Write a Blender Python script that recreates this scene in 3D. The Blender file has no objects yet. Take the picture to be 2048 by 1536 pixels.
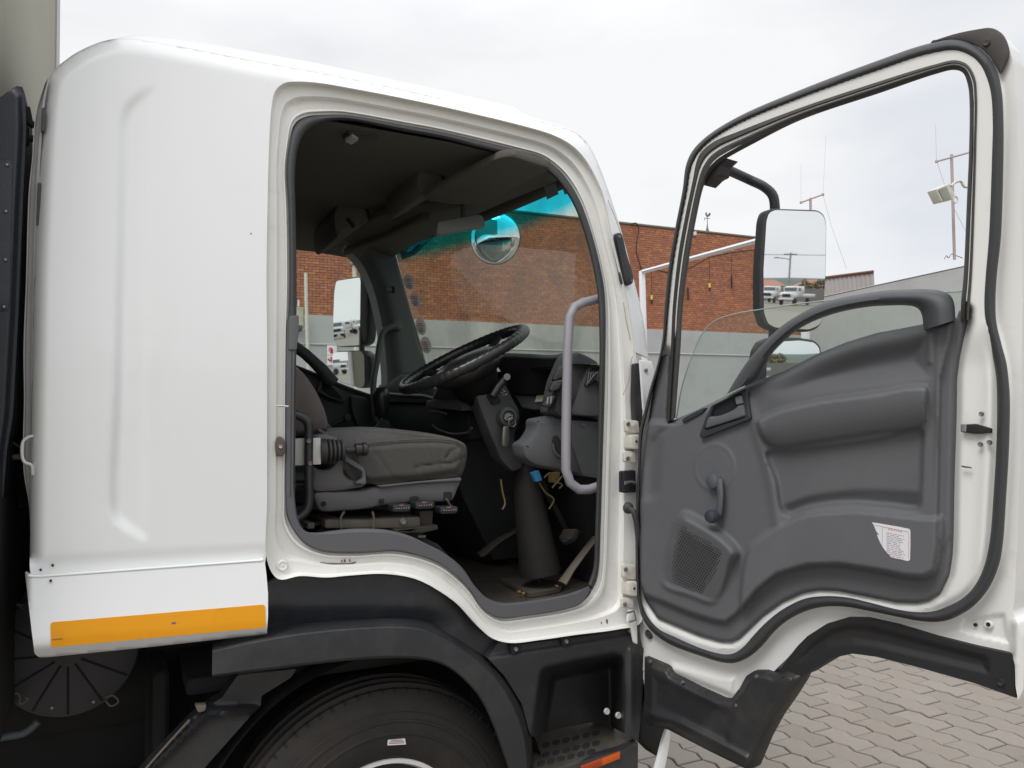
import bpy, math, random
import numpy as np
from mathutils import Vector, Matrix, geometry
random.seed(7); rng = np.random.default_rng(7)
SC = bpy.context.scene
# ------------------------------------------------------------------ camera, sky, sun, exposure
F = 1640.0
CP = np.array((0.0, -2.1, 1.58))
YAW, PIT, ROL = math.radians(26.0), math.radians(3.04), 0.02
_f = np.array((math.sin(YAW)*math.cos(PIT), math.cos(YAW)*math.cos(PIT), math.sin(PIT)))
_r0 = np.array((math.cos(YAW), -math.sin(YAW), 0.0)); _u0 = np.cross(_r0, _f)
CU = _u0*math.cos(ROL) + _r0*math.sin(ROL); CR = _r0*math.cos(ROL) - _u0*math.sin(ROL)
cd = bpy.data.cameras.new('camera'); cam = bpy.data.objects.new('camera', cd); SC.collection.objects.link(cam)
cd.sensor_width = 36; cd.lens = 36*F/2048; cd.clip_start = 0.05; cd.clip_end = 8000
_m = Matrix.Identity(4)
for i in range(3):
    _m[i][0] = CR[i]; _m[i][1] = CU[i]; _m[i][2] = -_f[i]; _m[i][3] = CP[i]
cam.matrix_world = _m; SC.camera = cam
W = bpy.data.worlds.new('World'); SC.world = W; W.use_nodes = True
nt = W.node_tree; nt.nodes.clear()
def N(t, typ, **kw):
    n = t.nodes.new(typ)
    for k, v in kw.items():
        if k.startswith('i_'):
            key = k[2:].replace('_', ' ')
            n.inputs[int(key) if key.isdigit() else key].default_value = v
        else: setattr(n, k, v)
    return n
SUN_EL, SUN_AZ = math.radians(52), math.radians(240)      # azimuth measured from +y towards +x
o_ = N(nt, 'ShaderNodeOutputWorld'); bg = N(nt, 'ShaderNodeBackground'); bg.inputs[1].default_value = 0.1
sky = N(nt, 'ShaderNodeTexSky', sky_type='NISHITA', sun_disc=False, sun_elevation=SUN_EL, sun_rotation=SUN_AZ)
tc = N(nt, 'ShaderNodeTexCoord'); mp = N(nt, 'ShaderNodeMapping'); mp.inputs['Scale'].default_value = (1, 1, 2.6)
nz = N(nt, 'ShaderNodeTexNoise', i_Scale=1.7, i_Detail=5.0, i_Roughness=0.5)
cr = N(nt, 'ShaderNodeValToRGB')
cr.color_ramp.elements[0].position = 0.36; cr.color_ramp.elements[0].color = (8.0, 8.25, 8.75, 1)
cr.color_ramp.elements[1].position = 0.56; cr.color_ramp.elements[1].color = (10.1, 10.1, 10.1, 1)
sep = N(nt, 'ShaderNodeSeparateXYZ'); mr = N(nt, 'ShaderNodeMapRange')
mr.inputs[1].default_value = .42; mr.inputs[2].default_value = 1; mr.inputs[3].default_value = 1.0; mr.inputs[4].default_value = 2.0
mul = N(nt, 'ShaderNodeVectorMath', operation='SCALE')
mx = N(nt, 'ShaderNodeMix', data_type='RGBA'); mx.inputs[0].default_value = 0.93
L = nt.links.new
L(tc.outputs['Generated'], mp.inputs[0]); L(mp.outputs[0], nz.inputs['Vector']); L(nz.outputs[0], cr.inputs[0])
L(tc.outputs['Generated'], sep.inputs[0]); L(sep.outputs[2], mr.inputs[0])
L(cr.outputs[0], mul.inputs[0]); L(mr.outputs[0], mul.inputs['Scale'])
L(sky.outputs[0], mx.inputs[6]); L(mul.outputs[0], mx.inputs[7]); L(mx.outputs[2], bg.inputs[0]); L(bg.outputs[0], o_.inputs[0])
sd = bpy.data.lights.new('sun', 'SUN'); sd.energy = 1.7; sd.angle = math.radians(25); sd.color = (1, 0.97, 0.93)
so = bpy.data.objects.new('sun', sd); SC.collection.objects.link(so)
_sv = Vector((math.sin(SUN_AZ)*math.cos(SUN_EL), math.cos(SUN_AZ)*math.cos(SUN_EL), math.sin(SUN_EL)))
so.rotation_euler = (-_sv).to_track_quat('-Z', 'Y').to_euler()
vs = SC.view_settings; vs.view_transform = 'Standard'; vs.look = 'None'; vs.gamma = 1; vs.exposure = -0.02; vs.use_curve_mapping = False
SC.cycles.max_bounces = 8; SC.cycles.transparent_max_bounces = 12
# ------------------------------------------------------------------ measuring helpers: sight lines met with real surfaces
def ray(p):
    p = np.atleast_2d(np.asarray(p, float))
    return _f + np.outer((p[:, 0]-1024)/F, CR) - np.outer((p[:, 1]-768)/F, CU)
def proj(P):
    P = np.atleast_2d(np.asarray(P, float)) - CP
    z = P@_f
    return np.stack([1024+F*(P@CR)/z, 768-F*(P@CU)/z], 1)
class PL:
    def __init__(s, o, n):
        s.o = np.array(o, float); s.n = np.array(n, float); s.n /= np.linalg.norm(s.n)
        if s.n@(CP-s.o) < 0: s.n = -s.n
    def pt(s, p, w=0.0):
        d = ray(p); w = np.broadcast_to(np.asarray(w, float), (len(d),))
        t = ((s.o-CP)@s.n + w)/(d@s.n)
        return CP + d*t[:, None]
    def nrm(s): return s.n
def lean(z): return 0.075*np.clip((z-1.72)/0.8, 0, 2)**1.6
class SidePL(PL):
    def __init__(s): super().__init__((0, 0, 0), (0, -1, 0))
    def pt(s, p, w=0.0):
        d = ray(p); w = np.broadcast_to(np.asarray(w, float), (len(d),)); y = -w
        for _ in range(8):
            t = (y-CP[1])/d[:, 1]; z = CP[2]+d[:, 2]*t; y = lean(z)-w
        return CP + d*((y-CP[1])/d[:, 1])[:, None]
SIDE = SidePL()
def PY(y): return PL((0, y, 0), (0, 1, 0))
def PX(x): return PL((x, 0, 0), (1, 0, 0))
def PZ(z): return PL((0, 0, z), (0, 0, 1))
_H = SIDE.pt([(1276, 950)])[0]
_dd = np.array((0.212, -0.977, 0)); _dd /= np.linalg.norm(_dd)
DOOR = PL(_H, np.cross(_dd, (0, 0, 1)))
# ------------------------------------------------------------------ 2D helpers
def cr_(pts, n, closed=True):
    P = np.asarray(pts, float); m = len(P)
    if closed: Q = np.vstack([P[-1], P, P[0], P[1]]); segs = m
    else: Q = np.vstack([2*P[0]-P[1], P, 2*P[-1]-P[-2]]); segs = m-1
    out = []
    for i in range(segs):
        p0, p1, p2, p3 = Q[i], Q[i+1], Q[i+2], Q[i+3]
        d = [max(np.linalg.norm(b-a), 1e-6)**0.5 for a, b in ((p0, p1), (p1, p2), (p2, p3))]
        t0, t1 = 0, d[0]; t2 = t1+d[1]; t3 = t2+d[2]
        t = np.linspace(t1, t2, 9)[:-1, None]
        A1 = (t1-t)/(t1-t0)*p0+(t-t0)/(t1-t0)*p1; A2 = (t2-t)/(t2-t1)*p1+(t-t1)/(t2-t1)*p2; A3 = (t3-t)/(t3-t2)*p2+(t-t2)/(t3-t2)*p3
        B1 = (t2-t)/(t2-t0)*A1+(t-t0)/(t2-t0)*A2; B2 = (t3-t)/(t3-t1)*A2+(t-t1)/(t3-t1)*A3
        out.append((t2-t)/(t2-t1)*B1+(t-t1)/(t2-t1)*B2)
    out = np.vstack(out)
    if not closed: out = np.vstack([out, P[-1]])
    return resam(out, n, closed)
def resam(P, n, closed=True):
    P = np.asarray(P, float)
    if closed: P = np.vstack([P, P[0]])
    s = np.r_[0, np.cumsum(np.linalg.norm(np.diff(P, axis=0), axis=1))]
    t = np.linspace(0, s[-1], n+1)[:-1] if closed else np.linspace(0, s[-1], n)
    return np.stack([np.interp(t, s, P[:, k]) for k in range(P.shape[1])], 1)
def rp(pts, r=6, k=5):
    P = np.asarray(pts, float); m = len(P); out = []
    rr = r if hasattr(r, '__len__') else [r]*m
    for i in range(m):
        a, b, c = P[i-1], P[i], P[(i+1) % m]
        la, lc = np.linalg.norm(a-b), np.linalg.norm(c-b); q = min(rr[i], la*.45, lc*.45)
        s, e = b+(a-b)/max(la, 1e-9)*q, b+(c-b)/max(lc, 1e-9)*q
        for t in np.linspace(0, 1, k): out.append((1-t)**2*s+2*t*(1-t)*b+t*t*e)
    return np.array(out)
def dens(P, step):
    P = np.asarray(P, float); out = []
    for a, b in zip(P, np.roll(P, -1, 0)):
        n = max(1, int(np.linalg.norm(b-a)/step))
        for t in range(n): out.append(a+(b-a)*t/n)
    return np.array(out)
def pip(q, P):
    q = np.atleast_2d(q); P = np.asarray(P); ins = np.zeros(len(q), bool)
    for a, b in zip(P, np.roll(P, -1, 0)):
        c = (a[1] > q[:, 1]) != (b[1] > q[:, 1])
        with np.errstate(divide='ignore', invalid='ignore'):
            ins ^= c & (q[:, 0] < (b[0]-a[0])*(q[:, 1]-a[1])/(b[1]-a[1]+1e-12)+a[0])
    return ins
def dist(q, P, closed=True):
    q = np.atleast_2d(q); P = np.asarray(P, float); best = np.full(len(q), 1e9)
    A, B = (P, np.roll(P, -1, 0)) if closed else (P[:-1], P[1:])
    for a, b in zip(A, B):
        ab = b-a; t = np.clip(((q-a)@ab)/max(ab@ab, 1e-9), 0, 1)
        best = np.minimum(best, np.linalg.norm(q-(a+t[:, None]*ab), axis=1))
    return best
def sdf(q, P): return np.where(pip(q, P), -1, 1)*dist(q, P)
def ss(x): x = np.clip(x, 0, 1); return x*x*(3-2*x)
def up(q, P, amp, wid): return amp*ss(-sdf(q, P)/wid)
def inset(P, d):
    P = np.asarray(P, float); a = np.roll(P, 1, 0); b = np.roll(P, -1, 0)
    t = b-a; t /= np.maximum(np.linalg.norm(t, axis=1), 1e-9)[:, None]
    n = np.stack([-t[:, 1], t[:, 0]], 1)
    area = np.sum(P[:, 0]*np.roll(P[:, 1], -1)-np.roll(P[:, 0], -1)*P[:, 1])
    return P + n*d*(1 if area > 0 else -1)
# ------------------------------------------------------------------ materials
MATS = {}
def mat(name, col, rough=.5, metal=0, var=.12, vs_=6.0, bump=0.0, bs=300.0, coat=0.0, dirt=None, ds=3.0, dth=(.55, .75), spec=.5, island=None, emit=None):
    if name in MATS: return MATS[name]
    m = bpy.data.materials.new(name); m.use_nodes = True; t = m.node_tree; b = t.nodes['Principled BSDF']; MATS[name] = m
    b.inputs['Roughness'].default_value = rough; b.inputs['Metallic'].default_value = metal
    b.inputs['Specular IOR Level'].default_value = spec
    if coat: b.inputs['Coat Weight'].default_value = coat; b.inputs['Coat Roughness'].default_value = .12
    tc = N(t, 'ShaderNodeTexCoord'); n1 = N(t, 'ShaderNodeTexNoise', i_Scale=vs_, i_Detail=6.0, i_Roughness=.6)
    t.links.new(tc.outputs['Object'], n1.inputs['Vector'])
    mx = N(t, 'ShaderNodeMix', data_type='RGBA')
    c = np.array(col)
    mx.inputs[6].default_value = (*np.clip(c*(1-var), 0, 1), 1); mx.inputs[7].default_value = (*np.clip(c*(1+var), 0, 1), 1)
    t.links.new(n1.outputs[0], mx.inputs[0]); last = mx.outputs[2]
    if island:
        g = N(t, 'ShaderNodeNewGeometry'); rp_ = N(t, 'ShaderNodeValToRGB'); rp_.color_ramp.interpolation = 'LINEAR'
        els = rp_.color_ramp.elements
        while len(els) < len(island): els.new(.5)
        for i, e in enumerate(island): els[i].position = i/(len(island)-1); els[i].color = (*e, 1)
        oi = N(t, 'ShaderNodeObjectInfo'); ad = N(t, 'ShaderNodeMath', operation='ADD'); fr = N(t, 'ShaderNodeMath', operation='FRACT')
        t.links.new(g.outputs['Random Per Island'], ad.inputs[0]); t.links.new(oi.outputs['Random'], ad.inputs[1]); t.links.new(ad.outputs[0], fr.inputs[0])
        t.links.new(fr.outputs[0], rp_.inputs[0])
        m2 = N(t, 'ShaderNodeMix', data_type='RGBA', blend_type='MULTIPLY'); m2.inputs[0].default_value = 1
        t.links.new(rp_.outputs[0], m2.inputs[6]); t.links.new(last, m2.inputs[7]); last = m2.outputs[2]
    if dirt:
        n2 = N(t, 'ShaderNodeTexNoise', i_Scale=ds, i_Detail=8.0, i_Roughness=.7); t.links.new(tc.outputs['Object'], n2.inputs['Vector'])
        r2 = N(t, 'ShaderNodeMapRange'); r2.inputs[1].default_value, r2.inputs[2].default_value = dth; r2.inputs[4].default_value = dirt[3]
        t.links.new(n2.outputs[0], r2.inputs[0])
        m3 = N(t, 'ShaderNodeMix', data_type='RGBA'); m3.inputs[7].default_value = (*dirt[:3], 1)
        t.links.new(r2.outputs[0], m3.inputs[0]); t.links.new(last, m3.inputs[6]); last = m3.outputs[2]
    t.links.new(last, b.inputs['Base Color'])
    if bump:
        n3 = N(t, 'ShaderNodeTexNoise', i_Scale=bs, i_Detail=3.0); t.links.new(tc.outputs['Object'], n3.inputs['Vector'])
        bp = N(t, 'ShaderNodeBump', i_Strength=bump); bp.inputs['Distance'].default_value = .002
        t.links.new(n3.outputs[0], bp.inputs['Height']); t.links.new(bp.outputs[0], b.inputs['Normal'])
    if emit: b.inputs['Emission Color'].default_value = (*emit, 1); b.inputs['Emission Strength'].default_value = 1
    return m
WHITE = mat('white_paint', (.77, .785, .79), .32, var=.02, vs_=2, coat=.35, dirt=(.45, .43, .38, .12), ds=2.2)
FLANGE = mat('flange_paint', (.745, .745, .715), .42, var=.04, vs_=9, coat=.15, dirt=(.28, .22, .15, .5), ds=7, dth=(.60, .80))
SHELLW = mat('door_paint', (.755, .757, .735), .38, var=.03, vs_=6, coat=.2, dirt=(.35, .30, .22, .35), ds=6, dth=(.60, .80))
RUBBER = mat('seal_rubber', (.042, .044, .048), .62, var=.15, bump=.3, bs=500)
TRIM = mat("trim_plastic", (.118, .121, .130), .62, var=.06, vs_=3, bump=.45, bs=700, spec=.3, dirt=(.20, .20, .20, .16), ds=3.5, dth=(.5, .8))
TRIML = mat('light_grip_plastic', (.30, .29, .32), .45, var=.05, bump=.2, bs=500)
TRIMD = mat('dark_trim_plastic', (.05, .052, .058), .5, var=.08, bump=.4, bs=600)
BLACKP = mat('black_plastic', (.022, .023, .026), .42, var=.2, vs_=5, bump=.35, bs=350, dirt=(.14, .13, .11, .26), ds=5, dth=(.46, .8))
FEND = mat('black_fender_plastic', (.022, .025, .031), .34, var=.15, vs_=3, bump=.1, bs=300, dirt=(.16, .15, .13, .22), ds=9, dth=(.5, .8))
DARK = mat('underbody_dark', (.014, .014, .014), .85, var=.3, vs_=8, bump=.4, bs=60)
TYRE = mat('tyre_rubber', (.016, .015, .0145), .75, var=.25, vs_=7, bump=.6, bs=160, dirt=(.050, .036, .027, .6), ds=5, dth=(.42, .75))
STEEL = mat('steel', (.45, .45, .44), .35, .9, var=.1)
SCREW = mat('screw_zinc', (.28, .29, .31), .35, .8, var=.1)
RIMW = mat('rim_paint', (.62, .62, .62), .4, var=.05)
ORANGE = mat('reflective_orange', (.72, .30, .0), .65, var=.06, vs_=14, dirt=(.45, .18, .01, .35), ds=12, spec=.4)
HEADL = mat('headliner_fabric', (.112, .107, .09), .95, var=.1, bump=.4, bs=400)
VISOR = mat('visor_vinyl', (.098, .094, .078), .8, var=.08, bump=.3, bs=300)
FABRIC = mat('seat_fabric', (.112, .108, .106), .95, var=.26, vs_=70, bump=1.0, bs=900, dirt=(.085, .08, .07, .8), ds=6, dth=(.45, .7))
SEATP = mat('seat_plastic', (.105, .102, .105), .6, var=.08, bump=.3, bs=600, dirt=(.25, .21, .15, .3), ds=10)
FLOORM = mat('rubber_floor', (.062, .056, .047), .85, var=.3, vs_=10, bump=.6, bs=120, dirt=(.19, .15, .10, .6), ds=7, dth=(.4, .75))
DUSTY = mat('dusty_metal', (.14, .12, .095), .8, var=.25, vs_=14, bump=.3, bs=90)
BEIGE = mat('beige_box_paint', (.15, .132, .11), .7, var=.15)
WHEELP = mat('steering_polyurethane', (.018, .018, .019), .30, var=.1, bump=.1, bs=200)
MIRR = mat('mirror_silver', (.86, .88, .89), .015, 1, var=.0)
CARGO = mat('cargo_panel', (.30, .29, .235), .75, var=.06, vs_=1.5, bump=.2, bs=60, dirt=(.2, .2, .17, .3), ds=1.5)
WLAB = mat('label_white', (.72, .72, .74), .5, var=.02)
REDP = mat('label_red', (.50, .03, .03), .5, var=.05)
INK = mat('print_ink', (.16, .13, .15), .6, var=.05)
AMBER = mat('amber_lens', (.36, .055, .012), .25, var=.2, vs_=30)
BLUE = mat('connector_blue', (.05, .28, .55), .5)
YEL = mat('paint_yellow', (.62, .40, .05), .8, var=.2, vs_=9)
def glassmat(name, tint, haze, band=False, gl=.06):
    m = bpy.data.materials.new(name); m.use_nodes = True; t = m.node_tree; t.nodes.clear(); MATS[name] = m
    out = N(t, 'ShaderNodeOutputMaterial'); tr = N(t, 'ShaderNodeBsdfTransparent'); g = N(t, 'ShaderNodeBsdfGlossy', i_Roughness=.03)
    tr.inputs[0].default_value = (*tint, 1)
    if band:
        at = N(t, 'ShaderNodeAttribute', attribute_name='band'); cr = N(t, 'ShaderNodeValToRGB')
        cr.color_ramp.elements[0].position = .10; cr.color_ramp.elements[0].color = (.03, .82, .98, 1)
        cr.color_ramp.elements[1].position = .175; cr.color_ramp.elements[1].color = (*tint, 1)
        t.links.new(at.outputs['Fac'], cr.inputs[0]); t.links.new(cr.outputs[0], tr.inputs[0])
    df = N(t, 'ShaderNodeBsdfDiffuse'); df.inputs[0].default_value = (.50, .54, .46, 1)
    nz = N(t, 'ShaderNodeTexNoise', i_Scale=5.0, i_Detail=6.0); tc = N(t, 'ShaderNodeTexCoord'); t.links.new(tc.outputs['Object'], nz.inputs['Vector'])
    mr = N(t, 'ShaderNodeMapRange'); mr.inputs[1].default_value = .3; mr.inputs[2].default_value = .8; mr.inputs[3].default_value = haze*.4; mr.inputs[4].default_value = haze*2
    t.links.new(nz.outputs[0], mr.inputs[0])
    hz = mr.outputs[0]
    if band:
        m2 = N(t, 'ShaderNodeMapRange'); m2.inputs[1].default_value = .17; m2.inputs[2].default_value = .08; m2.inputs[3].default_value = 0; m2.inputs[4].default_value = .13
        t.links.new(at.outputs['Fac'], m2.inputs[0]); ad = N(t, 'ShaderNodeMath', operation='ADD'); t.links.new(hz, ad.inputs[0]); t.links.new(m2.outputs[0], ad.inputs[1]); hz = ad.outputs[0]
        m3 = N(t, 'ShaderNodeMix', data_type='RGBA'); m3.inputs[6].default_value = (.50,.54,.46,1); m3.inputs[7].default_value = (.03,.42,.55,1)
        m4 = N(t, 'ShaderNodeMath', operation='MULTIPLY'); m4.inputs[1].default_value = 7.6; t.links.new(m2.outputs[0], m4.inputs[0]); t.links.new(m4.outputs[0], m3.inputs[0]); t.links.new(m3.outputs[2], df.inputs[0])
    a = N(t, 'ShaderNodeMixShader'); b = N(t, 'ShaderNodeMixShader'); fr = N(t, 'ShaderNodeFresnel', i_IOR=1.45)
    mm = N(t, 'ShaderNodeMath', operation='MULTIPLY'); mm.inputs[1].default_value = gl*10
    t.links.new(fr.outputs[0], mm.inputs[0]); t.links.new(mm.outputs[0], b.inputs[0])
    t.links.new(hz, a.inputs[0]); t.links.new(tr.outputs[0], a.inputs[1]); t.links.new(df.outputs[0], a.inputs[2])
    t.links.new(a.outputs[0], b.inputs[1]); t.links.new(g.outputs[0], b.inputs[2]); t.links.new(b.outputs[0], out.inputs[0])
    return m
WSG = glassmat('windscreen_glass', (.80, .87, .77), .25, True, .008)
SDG = glassmat('side_glass', (.93, .96, .945), .03, False, .008)
# ------------------------------------------------------------------ object helpers
WP = {}
def tag(o, label=None, cat=None, group=None, kind=None):
    for k, v in (('label', label), ('category', cat), ('group', group), ('kind', kind)):
        if v: o[k] = v
    return o
def empty(name, loc, label=None, cat=None, group=None, kind=None, parent=None):
    o = bpy.data.objects.new(name, None); SC.collection.objects.link(o); o.empty_display_size = .1
    WP[o.name] = np.array(loc, float); o.parent = parent
    o.location = Vector(WP[o.name] - (WP[parent.name] if parent else 0)); return tag(o, label, cat, group, kind)
def mesh(name, V, Fc, m, parent=None, ang=38, smooth=True, attr=None):
    V = np.asarray(V, float); c = V.mean(0)
    me = bpy.data.meshes.new(name); me.from_pydata((V-c).tolist(), [], [tuple(int(i) for i in f) for f in Fc]); me.validate()
    if isinstance(m, (list, tuple)):
        for q in m: me.materials.append(q)
    elif m: me.materials.append(m)
    if smooth:
        me.shade_smooth(); me.set_sharp_from_angle(angle=math.radians(ang))
    if attr is not None and len(me.vertices) == len(V):
        a = me.attributes.new('band', 'FLOAT', 'POINT'); a.data.foreach_set('value', np.asarray(attr, float))
    o = bpy.data.objects.new(name, me); SC.collection.objects.link(o); WP[o.name] = c; o.parent = parent
    o.location = Vector(c - (WP[parent.name] if parent else 0)); return o
def fixn(o):
    import bmesh
    b = bmesh.new(); b.from_mesh(o.data); bmesh.ops.recalc_face_normals(b, faces=b.faces); b.to_mesh(o.data); b.free(); return o
def loft(loops, closed=True, cap=False, off=0):
    n = len(loops[0]); V = np.vstack(loops); Fc = []
    for i in range(len(loops)-1):
        for j in range(n if closed else n-1):
            k = (j+1) % n; Fc.append((off+i*n+j, off+i*n+k, off+(i+1)*n+k, off+(i+1)*n+j))
    if cap:
        Fc.append(tuple(off+j for j in range(n))[::-1]); Fc.append(tuple(off+(len(loops)-1)*n+j for j in range(n)))
    return V, Fc
def join(parts):
    V, Fc, o = [], [], 0
    for v, f in parts:
        v = np.asarray(v); V.append(v); Fc += [tuple(i+o for i in q) for q in f]; o += len(v)
    return np.vstack(V), Fc
def fill(outer, holes=(), grid=None):
    pts = []; ed = []
    for Lp in [outer]+list(holes):
        s = len(pts); pts += [tuple(p) for p in Lp]; ed += [(s+i, s+(i+1) % len(Lp)) for i in range(len(Lp))]
    nb = len(pts)
    if grid is not None and len(grid): pts += [tuple(p) for p in grid]
    r = geometry.delaunay_2d_cdt([Vector(p) for p in pts], ed, [], 0, 1e-5)
    V = np.array([tuple(v) for v in r[0]]); T = [tuple(f) for f in r[2]]
    C = np.array([V[list(t)].mean(0) for t in T]); ok = pip(C, outer)
    for h in holes: ok &= ~pip(C, h)
    T = [t for t, k in zip(T, ok) if k]
    used = sorted({i for t in T for i in t}); mp = {u: i for i, u in enumerate(used)}
    inv = {}
    for i, src in enumerate(r[3]):
        for q in src: inv[q] = i
    bl = []; s = 0
    for Lp in [outer]+list(holes):
        bl.append([mp[inv[s+i]] for i in range(len(Lp)) if inv.get(s+i) in mp]); s += len(Lp)
    return V[used], [tuple(mp[i] for i in t) for t in T], bl
def slab(name, pl, outer, w0, w1, m, parent=None, holes=(), bev=.003, ang=38, nodup=True):
    """solid plate: front at height w0 over the plane, back at w1, straight sides along the plane's normal"""
    outer = np.asarray(outer, float); c = pl.pt([outer.mean(0)], w0)[0]
    ppm = F/max((c-CP)@_f, .1); b = bev*ppm; n = pl.nrm(); parts = []
    LL = [outer]+[np.asarray(h, float) for h in holes]; fr = []
    for i, Lp in enumerate(LL):
        sg = 1 if i == 0 else -1
        ins = inset(Lp, b*sg) if b > 0 else Lp
        mid = inset(Lp, b*.3*sg) if b > 0 else Lp
        P0 = pl.pt(Lp, w0)
        loops = [P0+n*(w1-w0), P0-n*bev, pl.pt(mid, w0)-n*bev*.3, pl.pt(ins, w0)] if b > 0 else [P0+n*(w1-w0), P0]
        v, f = loft(loops); parts.append((v, f)); fr.append(ins)
    V2, T, _ = fill(fr[0], fr[1:]); P = pl.pt(V2, w0); parts.append((P, T)); parts.append((P+n*(w1-w0), [t[::-1] for t in T]))
    V, Fc = join(parts); o = mesh(name, V, Fc, m, parent, ang)
    import bmesh
    bm = bmesh.new(); bm.from_mesh(o.data); bmesh.ops.remove_doubles(bm, verts=bm.verts, dist=1e-5); bmesh.ops.recalc_face_normals(bm, faces=bm.faces); bm.to_mesh(o.data); bm.free()
    o.data.shade_smooth(); o.data.set_sharp_from_angle(angle=math.radians(ang))
    return o
def relief(name, pl, outer, hf, m, parent=None, holes=(), step=8, back=.02, ang=55, close=False):
    outer = dens(outer, step*.8); holes = [dens(h, step*.8) for h in holes]
    x0, y0 = outer.min(0); x1, y1 = outer.max(0)
    gx, gy = np.meshgrid(np.arange(x0, x1, step), np.arange(y0, y1, step)); gx = gx.astype(float); gx[1::2] += step*.5
    g = np.stack([gx.ravel(), gy.ravel()], 1); g = g[pip(g, outer)]; g = g[dist(g, outer) > step*.5]
    for h in holes: g = g[~pip(g, h)]; g = g[dist(g, h) > step*.5]
    V2, T, bl = fill(outer, holes, g); P = pl.pt(V2, hf(V2)); n = pl.nrm()
    parts_v = [P]; Fc = []
    for t in T:
        a, b, c = (V2[i] for i in t)
        cz = (b[0]-a[0])*(c[1]-a[1])-(b[1]-a[1])*(c[0]-a[0])
        if abs(cz) > .25: Fc.append(t if cz < 0 else t[::-1])
    s = len(P)
    backs = []
    for bi, b in enumerate(bl):
        B = P[b]-n*back if not close else pl.pt(V2[b], -back) if bi else P[b]-np.outer((P[b]-pl.o)@n+back, n); backs.append(B); k = len(b); parts_v.append(B)
        Fc += [(b[i], b[(i+1) % k], s+(i+1) % k, s+i) for i in range(k)]; s += k
    if close:
        bu = np.cross(n, (0, 0, 1)); bu /= np.linalg.norm(bu); bv_ = np.cross(bu, n); o3 = backs[0][0]
        L2 = [np.stack([(B-o3)@bu, (B-o3)@bv_], 1) for B in backs]; k0 = min(float(((B-o3)@n).min()) for B in backs)
        v2, t2, _ = fill(L2[0], L2[1:]); parts_v.append(o3+np.outer(v2[:, 0], bu)+np.outer(v2[:, 1], bv_)+n*k0); Fc += [tuple(s+i for i in t) for t in t2]
    return mesh(name, np.vstack(parts_v), Fc, m, parent, ang)
def band(name, pl, pairs, prof, m, parent=None, n=160, closed=True, cap=False, ang=50, smoothp=True, straight=False):
    P = cr_(pairs, n, closed) if smoothp else resam(pairs, n, closed); A, B = P[:, :2], P[:, 2:]
    loops = []
    for t, w in prof: loops.append(pl.pt(A*(1-t)+B*t, w))
    if cap: loops.append(loops[0])
    V, Fc = loft(loops, closed)
    if cap and not closed:
        k = len(loops[0]); Fc.append(tuple(i*k for i in range(len(loops)-1))); Fc.append(tuple(i*k+k-1 for i in range(len(loops)-1)))
    return fixn(mesh(name, V, Fc, m, parent, ang))
def tubev(P, r, seg=10, closed=False, flat=1.0, upv=None):
    P = np.asarray(P, float); n = len(P); r = np.atleast_1d(np.asarray(r, float)); r = np.interp(np.linspace(0, 1, n), np.linspace(0, 1, len(r)), r) if len(r) > 1 else np.repeat(r, n)
    T = np.roll(P, -1, 0)-np.roll(P, 1, 0) if closed else np.gradient(P, axis=0)
    T /= np.maximum(np.linalg.norm(T, axis=1), 1e-9)[:, None]
    u = np.array(upv if upv is not None else ((0, 0, 1) if abs(T[0][2]) < .9 else (1, 0, 0)), float); loops = []
    for i in range(n):
        s = np.cross(T[i], u); s /= max(np.linalg.norm(s), 1e-9); u = np.cross(s, T[i])
        a = np.linspace(0, 2*np.pi, seg, endpoint=False)
        loops.append(P[i]+r[i]*(np.outer(np.cos(a), s)+flat*np.outer(np.sin(a), u)))
    if closed: loops.append(loops[0])
    v, f = loft(loops)
    if not closed: f.append(tuple(range(seg))[::-1]); f.append(tuple((n-1)*seg+j for j in range(seg)))
    return v, f
def tube(name, P, r, m, parent=None, seg=10, closed=False, flat=1.0, upv=None, sm=0):
    if sm: P = cr_(P, sm, closed)
    v, f = tubev(P, r, seg, closed, flat, upv); return fixn(mesh(name, v, f, m, parent, 50))
def frame(ax):
    a = np.array(ax, float); a /= np.linalg.norm(a); s = np.cross(a, (0, 0, 1) if abs(a[2]) < .9 else (1, 0, 0)); s /= np.linalg.norm(s)
    return s, np.cross(a, s), a
def revv(c, ax, prof, seg=32, sq=None):
    s, t, a = frame(ax); an = np.linspace(0, 2*np.pi, seg, endpoint=False); loops = []
    for r, h in prof: loops.append(np.array(c)+a*h+max(r, 1e-4)*(np.outer(np.cos(an), s)+np.outer(np.sin(an), t)))
    v, f = loft(loops); f.append(tuple(range(seg))[::-1]); f.append(tuple((len(prof)-1)*seg+j for j in range(seg))); return v, f
def rev(name, c, ax, prof, m, parent=None, seg=32, ang=35):
    v, f = revv(c, ax, prof, seg); return fixn(mesh(name, v, f, m, parent, ang))
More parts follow.
